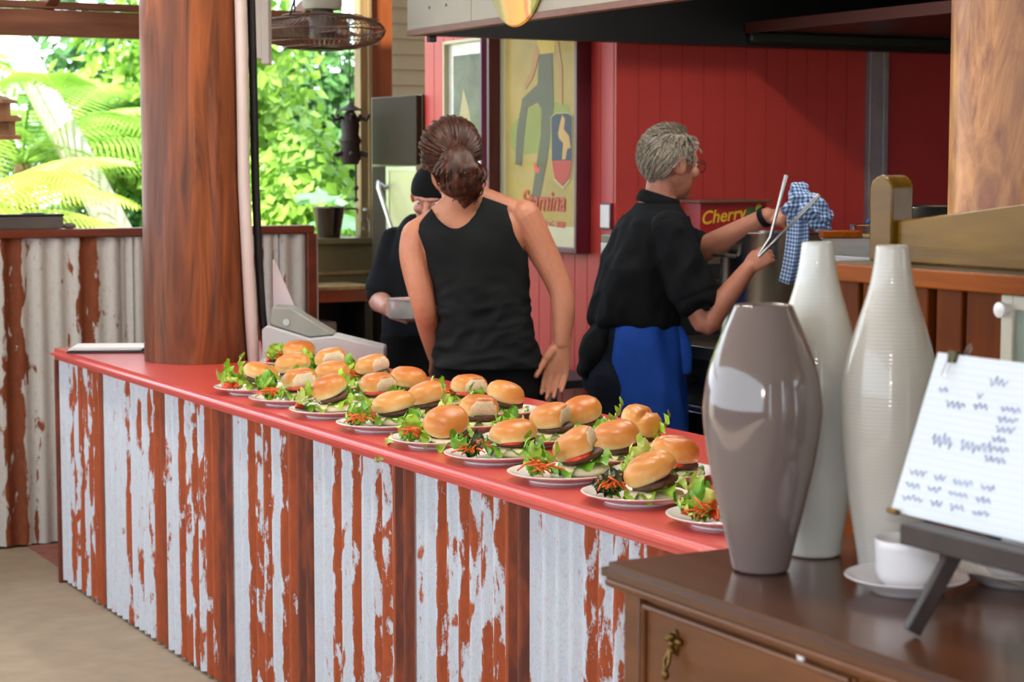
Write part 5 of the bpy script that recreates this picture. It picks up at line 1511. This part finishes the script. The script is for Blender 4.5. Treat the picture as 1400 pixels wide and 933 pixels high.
# hair pulled back into a ponytail
M_hair1 = NT('brown_hair')
v = M_hair1.coord('Object', (30, 30, 6)); c = M_hair1.ramp(M_hair1.noise(v, 3, 4), [(.3, lin(22, 11, 8)), (.55, lin(64, 32, 19)), (.8, lin(130, 68, 36))])
M_hair1.p.inputs['Specular IOR Level'].default_value = .4
M_hair1 = M_hair1.set(c, .45)
rd = random.Random(3)
def hair_pt(M4, d, k):
    d = d.normalized(); return M4 @ Vector((-.014+d.x*.104*k, d.y*.090*k, .030+d.z*.098*k))
KN = Vector((-1, .08, -.42)).normalized()
b = BM()
prof = 40
for_shell = []
k0 = len(b.verts); sphere(b, (0, 0, 0), 1.0, 48, 32); b.verts.ensure_lookup_table()
for v in b.verts[k0:]:
    d = v.co.copy(); v.co = hair_pt(M_h1, d, 1.04+.05*noise.noise(d*3)+.03*noise.noise(d*9)); v.index
kill = []
Minv = M_h1.inverted()
for f in b.faces:
    p = Minv @ f.calc_center_median()
    if (p.x > .045 and p.z < .085) or p.z < -.055+.35*max(0, p.x) or (p.x > .0 and p.z < .0): kill.append(f)
bmesh.ops.delete(b, geom=kill, context='FACES')
for i in range(420):
    d = Vector((rd.gauss(-.1, .8), rd.gauss(0, .8), rd.gauss(.25, .7))).normalized()
    if d.x > .55 and d.z < .6: continue
    if d.z < -.55: continue
    pts = []; n = 9; lift = rd.uniform(1.05, 1.13)
    for j in range(n):
        t = j/(n-1)*rd.uniform(.93, 1.0)
        e = d.lerp(KN, t)
        if e.length < .05: e = KN.copy()
        e.normalize()
        e += Vector((rd.gauss(0, .02), rd.gauss(0, .02), rd.gauss(0, .02)))
        pts.append(hair_pt(M_h1, e, lift+.03*math.sin(t*PI)))
    tube(b, pts, [.0016+.0022*math.sin(PI*(j+.5)/n) for j in range(n)], 5)
obj('hair', b, M_hair1, m1)
b = BM()
kn = hair_pt(M_h1, KN, 1.10)
tubez = [(kn.x, kn.y, kn.z+.01), (kn.x+.004, kn.y-.045, kn.z-.015), (kn.x+.012, kn.y-.055, kn.z-.060), (kn.x+.022, kn.y-.040, kn.z-.105), (kn.x+.030, kn.y-.028, kn.z-.135)]
PR = [.040, .062, .072, .060, .030]
limb(b, tubez, PR)
for v in b.verts: v.co += Vector((noise.noise(v.co*22), noise.noise(v.co*22+Vector((5, 0, 0))), noise.noise(v.co*20)*.6))*.020
for i in range(300):
    a = rd.uniform(0, 2*PI); q = rd.uniform(.6, 1.08); n = 12; pts = []; ph = rd.uniform(0, 6); cur = rd.uniform(.006, .018)
    end = rd.uniform(.75, 1.12)
    for j in range(n):
        t = j/(n-1)*end
        k = min(3.999, t*4); i0 = int(k); f = k-i0
        cpt = Vector(tubez[i0]).lerp(Vector(tubez[min(4, i0+1)]), f)
        if t > 1: cpt += Vector((.01, .01, -.03))*(t-1)*5
        r = PR; rr = r[i0]*(1-f)+r[min(4, i0+1)]*f
        pts.append(cpt+Vector((math.cos(a), math.sin(a)*.9, 0))*rr*q+Vector((math.sin(ph+t*11), math.cos(ph+t*9), math.sin(ph*2+t*8)*.4))*cur*min(1, t*3))
    tube(b, pts, [.0012+.0020*math.sin(PI*(j+.6)/n) for j in range(n)], 5)
obj('ponytail', b, M_hair1, m1)
b = BM(); tube(b, [kn+Vector((.034*math.cos(a), -.014, .034*math.sin(a)-.004)) for a in [2*PI*i/20 for i in range(21)]], .006, 8, cap=False); obj('hair_tie', b, plain('hair_tie', lin(90, 70, 30), .6), m1)
b = BM(); pts = [M_h1 @ Vector((-.01, -.085, -.02))+Vector((.028*math.sin(a)*1.0+.012, 0, -.030+.030*math.cos(a))) for a in [PI*1.45*i/14-.2 for i in range(15)]]; tube(b, pts, .0012, 5); obj('loose_curl', b, M_hair1, m1)

# ---- grey haired cook, leaning over the stove, seen from the side and a little behind
m2 = thing('person', 'grey haired cook with glasses, black shirt and blue apron reaching with tongs', 'person', at_view(.487, 7.3), VR)
fa = math.radians(18); f2 = (math.cos(fa), math.sin(fa), 0); r2 = (math.sin(fa), -math.cos(fa), 0)
body = [(-.045, 0, .80, .165, .13), (-.04, 0, .92, .165, .135), (-.03, 0, 1.04, .160, .13), (-.012, 0, 1.16, .160, .13), (.012, 0, 1.28, .172, .122), (.030, 0, 1.37, .178, .105), (.040, 0, 1.425, .145, .088), (.048, 0, 1.47, .085, .07), (.054, 0, 1.50, .064, .062)]
b = BM(); loft(b, resample(body, 4), r2, f2, 36)
limb(b, [(.050, 0, 1.44), (.062, .008, 1.52), (.074, .014, 1.585)], [.062, .058, .058])
M_h2 = head(b, (.096, .02, 1.612), (math.cos(.55), math.sin(.55), -.10), (.05, 0, 1), 1.10)
NS = (.092, -.175, 1.355); FS = (.0, .175, 1.365)
NE, NW = (.205, -.225, 1.052), (.362, -.20, 1.245)
FE, FWr = (.205, .145, 1.295), (.452, -.02, 1.432)
def mid(a, c, t, o=(0, 0, 0)): return tuple(a[i]+(c[i]-a[i])*t+o[i] for i in range(3))
limb(b, [NS, mid(NS, NE, .5), NE, mid(NE, NW, .3, (.0, 0, -.004)), NW], [.058, .050, .043, .044, .030])
limb(b, [FS, mid(FS, FE, .5), FE, mid(FE, FWr, .3, (0, 0, -.008)), FWr], [.058, .052, .046, .047, .031])
hand(b, NW, (.80, .05, .62), (-.25, -.85, .45), 1, (.75, .85, .9, .95), 1.0, .03, (.35, .75), .5)
hand(b, FWr, (.95, -.05, .05), (-.1, -.55, .8), -1, (.5, .65, .75, .8), 1.02, .03, (.4, .6), .4)
legs(b, [(-.07, -.09), (-.05, .09)], .84, [(-.08, -.10), (-.05, .10)])
obj('body', remesh(b, .0038, 3), M_skin2, m2)
eyes(m2, M_h2, 1.06)
# shirt with short sleeves
b = BM()
shirt = [(-.030, 0, 1.02, .178, .150), (-.036, 0, 1.05, .192, .162), (-.028, 0, 1.12, .190, .160), (-.012, 0, 1.20, .188, .155), (.012, 0, 1.29, .195, .147), (.030, 0, 1.37, .195, .126), (.040, 0, 1.425, .165, .106), (.046, 0, 1.455, .115, .088), (.050, 0, 1.48, .078, .076)]
loft(b, resample(shirt, 4), r2, f2, 40)
limb(b, [mid(NS, NE, -.08), mid(NS, NE, .3), mid(NS, NE, .62), mid(NS, NE, .68)], [.078, .082, .090, .082], side=(0, 1, 0))
limb(b, [mid(FS, FE, -.05), mid(FS, FE, .45), mid(FS, FE, .84), mid(FS, FE, .9)], [.076, .080, .084, .076], side=(0, 1, 0))
me = remesh(b, .0055, 3); wrinkle(me, .020, 8, .7, 2, hi=1.43); obj('shirt', me, M_shirt, m2)
b = BM()
ring = [(.054+.074*math.cos(a)*.966*1.0, .074*math.sin(a), 1.482+.022*(-math.cos(a))+.006) for a in [2*PI*i/30 for i in range(31)]]
tube(b, ring, [(.024, .007)]*31, 10, side=(0, 0, 1), cap=False); obj('collar', b, M_shirt, m2)
for p in ((.215, -.246, 1.208), (.185, -.262, 1.14), (-.13, -.135, 1.075)):
    b = BM(); sphere(b, p, (.006, .003, .006), 12, 8); bt = obj('button', b, plain('silver_button', (.8, .8, .8, 1), .2, 1.0), m2)
b = BM(); limb(b, [(.19, -.262, 1.17), (.203, -.270, 1.135), (.207, -.270, 1.105)], [(.016, .006), (.016, .007), (.012, .006)], side=(1, 0, 0)); obj('sleeve_tab', b, M_shirt, m2)
# apron, shirt tail, jeans, shoes
b = BM(); loft(b, resample([(-.022, -.01, .42, .225, .165), (-.020, -.01, .60, .222, .162), (-.020, -.01, .80, .218, .160), (-.024, -.005, .95, .206, .155), (-.026, 0, 1.035, .188, .142)], 4), r2, f2, 40)
me = remesh(b, .007, 2); wrinkle(me, .022, 7, .22, 8); obj('apron', me, M_apron, m2)
b = BM(); limb(b, [(.115, -.10, 1.01), (.135, -.12, .95), (.140, -.12, .87)], [(.02, .03), (.022, .035), (.016, .03)], side=(0, 1, 0)); obj('apron_flap', b, M_apron, m2)
b = BM(); limb(b, [(-.13, -.03, 1.02), (-.17, -.03, .96), (-.19, -.03, .90), (-.215, -.03, .865)], [(.05, .09), (.062, .11), (.055, .10), (.03, .07)], side=(1, 0, 0))
me = remesh(b, .006, 2); wrinkle(me, .012, 11, .6, 5); obj('shirt_tail', me, M_shirt, m2)
b = BM(); loft(b, resample([(-.07, 0, .78, .165, .145), (-.07, 0, .88, .168, .150), (-.052, 0, 1.0, .16, .135), (-.042, 0, 1.08, .150, .125)], 4), r2, f2, 36)
legs(b, [(-.10, -.09), (-.08, .09)], .82, [(-.10, -.10), (-.07, .10)], (.112, .085, .072))
me = remesh(b, .008, 3); wrinkle(me, .010, 10, .6, 1); obj('jeans', me, M_jeans, m2)
for y in (-.10, .10): 
    shoe(m2, -.07, y, -PI/2+.2)
# short grey hair
t = NT('grey_hair')
v = t.coord('Object', (60, 60, 20)); c = t.ramp(t.noise(v, 3, 4), [(.3, lin(92, 84, 74)), (.55, lin(156, 146, 130)), (.8, lin(212, 202, 184))]); M_hair2 = t.set(c, .55)
b = BM(); sphere(b, (0, 0, 0), 1.0, 56, 36)
rd = random.Random(9)
def hair2_ok(p):
    if p.z < -.050: return False
    if p.x > .052 and p.z < .070+.2*(abs(p.y)): return False
    if p.x > .012 and p.z < .030: return False
    if p.x > -.038 and p.z < .012 and abs(p.y) > .045: return False
    return True
for v in b.verts:
    d = v.co.copy(); v.co = Vector((-.011+d.x*.102, d.y*.080, .036+d.z*.099))*(1+.03*noise.noise(d*4)+.02*noise.noise(d*11))
bmesh.ops.delete(b, geom=[f for f in b.faces if not hair2_ok(f.calc_center_median())], context='FACES')
for v in b.verts: v.co = M_h2 @ v.co
for i in range(1500):
    d = Vector((rd.gauss(-.3, .8), rd.gauss(0, .8), rd.gauss(.2, .8))).normalized()
    p = Vector((-.011+d.x*.101, d.y*.079, .036+d.z*.098))
    if not hair2_ok(p): continue
    dn = Vector((-.55, d.y*.2, -.75 if d.z < .75 else .1)); dn = (dn-d*dn.dot(d)).normalized()
    L = rd.uniform(.018, .040); q = [p, p+d*.008+dn*L*.5, p+d*.012+dn*L]
    tube(b, [M_h2 @ x for x in q], [.0016, .0018, .0006], 4)
obj('hair', b, M_hair2, m2)
gl = BM()
for sy in (1, -1):
    tube(gl, [M_h2 @ Vector((.108+.002*math.cos(a), .033*sy+.024*math.cos(a), .012+.020*math.sin(a))) for a in [2*PI*i/20 for i in range(21)]], .0016, 6, cap=False)
    tube(gl, [M_h2 @ Vector(p) for p in ((.106, .057*sy, .018), (.06, .074*sy, .022), (-.005, .083*sy, .020), (-.025, .085*sy, .005))], .0016, 6)
tube(gl, [M_h2 @ Vector(p) for p in ((.108, .010, .014), (.112, 0, .018), (.108, -.010, .014))], .0014, 6)
g_ = obj('glasses', gl, plain('dark_glasses_frame', lin(74, 40, 36), .3, .3), m2)
for sy in (1, -1):
    b = BM(); sphere(b, (0, 0, 0), (.0012, .023, .019), 18, 10)
    for v in b.verts: v.co = M_h2 @ (v.co+Vector((.108, .033*sy, .012)))
    obj('lens', b, M_clear, g_)
b = BM(); d = (Vector(FWr)-Vector(FE)).normalized(); c = Vector(FWr)-d*.012; u = d.orthogonal().normalized(); w = d.cross(u)
tube(b, [c+(u*math.cos(a)+w*math.sin(a))*.036 for a in [2*PI*i/24 for i in range(25)]], [(.012, .004)]*25, 8, side=tuple(d), cap=False); obj('wristband', b, M_shirt, m2)

# tongs in the near hand
def gl_(p): return Matrix.Translation(at_view(.487, 7.3)) @ Matrix.Rotation(VR, 4, 'Z') @ Vector(p)
tg = thing('tongs', 'long stainless tongs held open by the grey haired cook', 'tongs', gl_((.40, -.235, 1.30)), VR)
def tp(p): return Vector(p)-Vector((.40, -.235, 1.30))
for pts in ([(.395, -.232, 1.295), (.437, -.235, 1.36), (.468, -.235, 1.49), (.492, -.23, 1.582)], [(.395, -.236, 1.290), (.440, -.24, 1.335), (.530, -.22, 1.425), (.616, -.19, 1.512)]):
    b = BM(); tube(b, [tp(p) for p in pts], [(.003, .005), (.0032, .006), (.003, .006), (.0025, .008)], 8, side=(0, 1, 0)); obj('tong_arm', b, M_ss, tg)
# checked towel in the far hand
t = NT('blue_check_cloth')
uv = t.n('ShaderNodeUVMap'); sx = t.n('ShaderNodeSeparateXYZ'); t.l(uv.outputs[0], sx.inputs[0])
q = []
for i in (0, 1):
    fr_ = t.math('FRACT', t.math('MULTIPLY', sx.outputs[i], 68.0)); q.append(t.math('GREATER_THAN', fr_, .52))
s_ = t.math('MULTIPLY', t.math('ADD', q[0], q[1]), .5)
c = t.ramp(s_, [(0, lin(206, 220, 232)), (.5, lin(116, 150, 196)), (1, lin(42, 70, 140))])
M_check = t.set(c, .85)
tw = thing('tea_towel', 'blue and white checked tea towel bunched in the far hand of the cook', 'towel', gl_((.556, -.075, 1.385)), VR)
b = BM(); limb(b, [(-.02, 0, .075), (.04, -.01, .085), (.085, .0, .03), (.105, .0, -.005)], [.035, .055, .042, .02])
limb(b, [(.01, .0, .08), (.0, -.01, .13), (.02, 0, .155)], [.04, .036, .018])
me = remesh(b, .005, 2); wrinkle(me, .024, 17, 1, 4)
ul = me.uv_layers.new(name='UVMap')
for lp in me.loops: p = me.vertices[lp.vertex_index].co; ul.data[lp.index].uv = (p.x+.3*p.y, p.z+.3*p.y)
obj('bunch', me, M_check, tw)
b = BM(); g = []; nu, nv = 22, 26
for i in range(nu+1):
    row = []
    for j in range(nv+1):
        u, v = i/nu, j/nv
        x = -.040+.075*u*(1.0+.10*v)-.028*v+.012*math.sin(v*3); y = -.02+.018*math.sin(u*9+v*1.5)*(.4+v*.6); z = .09-.28*v-.012*math.sin(u*3.1)*v
        row.append(b.verts.new((x, y, z)))
    g.append(row)
uvl = b.loops.layers.uv.new('UVMap')
for i in range(nu):
    for j in range(nv):
        f = b.faces.new((g[i][j], g[i+1][j], g[i+1][j+1], g[i][j+1]))
        for lp, (a, c_) in zip(f.loops, ((i, j), (i+1, j), (i+1, j+1), (i, j+1))): lp[uvl].uv = (a/nu*.13, c_/nv*.30)
o = obj('hanging_end', b, M_check, tw); s_ = o.modifiers.new('solid', 'SOLIDIFY'); s_.thickness = .003

# ---- cook in the black cap, facing the counter and looking down
m3 = thing('person', 'cook in black cap and dark tee shirt holding a steel tub behind the ponytail', 'person', at_view(-.365, 7.9), VR)
body = [(.03, 0, .80, .165, .125), (.03, 0, .95, .165, .125), (.03, -.01, 1.08, .160, .125), (.035, -.02, 1.20, .155, .115), (.04, -.03, 1.30, .15, .105), (.04, -.04, 1.36, .125, .085), (.035, -.055, 1.40, .10, .07), (.04, -.07, 1.42, .064, .06)]
b = BM(); loft(b, resample(body, 4), n=36)
limb(b, [(.035, -.05, 1.38), (.042, -.085, 1.435), (.048, -.12, 1.475)], [.060, .057, .056])
M_h3 = head(b, (.052, -.155, 1.488), (-.22, -1, -.42), (0, -.42, 1), 1.0)
AS = (-.105, -.025, 1.295); AE = (-.165, -.05, 1.085); AW = (-.120, -.235, 1.062)
BS = (.215, -.025, 1.305); BE = (.235, -.05, 1.08); BW = (.045, -.25, 1.035)
for S_, E_, W_ in ((AS, AE, AW), (BS, BE, BW)):
    limb(b, [S_, mid(S_, E_, .5), E_, mid(E_, W_, .35), W_], [.056, .049, .041, .041, .029])
hand(b, AW, (.45, -.75, -.05), (-.75, -.45, .35), 1, (.35, .4, .45, .5), 1.0, .03, (.5, .3), .3)
hand(b, BW, (-.80, -.45, -.10), (0, -.25, -1), -1, (.25, .3, .3, .35), 1.0, .03, (.5, -.2), .2)
legs(b, [(-.06, 0), (.12, 0)], .84, [(-.06, 0), (.13, 0)])
obj('body', remesh(b, .0042, 3), M_skin3, m3)
eyes(m3, M_h3)
b = BM()
loft(b, resample([(.03, 0, .90, .185, .145), (.03, 0, 1.0, .185, .142), (.03, -.01, 1.10, .182, .140), (.035, -.02, 1.22, .176, .132), (.04, -.03, 1.30, .165, .118), (.04, -.04, 1.36, .135, .095), (.035, -.055, 1.405, .10, .078), (.038, -.062, 1.425, .074, .07)], 4), n=36)
for S_, E_ in ((AS, AE), (BS, BE)): limb(b, [mid(S_, E_, -.08), mid(S_, E_, .4), mid(S_, E_, .82), mid(S_, E_, .88)], [.062, .064, .070, .062])
me = remesh(b, .006, 3); wrinkle(me, .012, 8, .6, 6, hi=1.36); obj('tee_shirt', me, M_tee, m3)
b = BM(); loft(b, resample([(.03, -.01, .45, .20, .16), (.03, -.01, .70, .20, .158), (.03, 0, .95, .19, .150)], 4), n=36); me = remesh(b, .008, 2); wrinkle(me, .010, 6, .3, 2); obj('apron', me, M_pants, m3)
b = BM(); loft(b, [(.03, 0, .76, .17, .13), (.03, 0, .96, .17, .13)], n=30); legs(b, [(-.06, 0), (.12, 0)], .82, [(-.06, 0), (.13, 0)], (.105, .08, .07)); obj('trousers', remesh(b, .01, 2), M_pants, m3)
shoe(m3, -.06, -.02, PI); shoe(m3, .13, -.02, PI)
b = BM(); sphere(b, (0, 0, 0), 1.0, 44, 28)
for v in b.verts: d = v.co.copy(); v.co = Vector((-.009+d.x*.104, d.y*.083, .036+d.z*.099))
bmesh.ops.delete(b, geom=[f for f in b.faces if (lambda p: p.z < .034 - .25*min(0, p.x+.02)*-1 - (.0 if p.x > -.05 else .03))(f.calc_center_median())], context='FACES')
for v in b.verts: v.co = M_h3 @ v.co
o = obj('cap', b, M_shirt, m3); s_ = o.modifiers.new('solid', 'SOLIDIFY'); s_.thickness = .004
b = BM(); sphere(b, (0, 0, 0), 1.0, 40, 24)
for v in b.verts: d = v.co.copy(); v.co = Vector((-.012+d.x*.098, d.y*.0775, .034+d.z*.094))
bmesh.ops.delete(b, geom=[f for f in b.faces if (lambda p: p.x > -.02 or p.z < -.04 or p.z > .05)(f.calc_center_median())], context='FACES')
for v in b.verts: v.co = M_h3 @ v.co
obj('hair', b, M_hair1, m3)
def gl3(p): return Matrix.Translation(at_view(-.365, 7.9)) @ Matrix.Rotation(VR, 4, 'Z') @ Vector(p)
tu = thing('steel_tub', 'small steel tub held in both hands of the cook in the black cap', 'tub', gl3((-.045, -.31, 1.03)), VR)
b = BM()
lathe(b, [(0, 0), (.060, 0), (.064, .004), (.072, .070), (.080, .072), (.081, .075), (.070, .076), (.061, .008), (0, .008)], 40)
obj('tub', b, plain('bright_tub_steel', (.75, .75, .74, 1), .3, .5, var=.04), tu, ang=50)
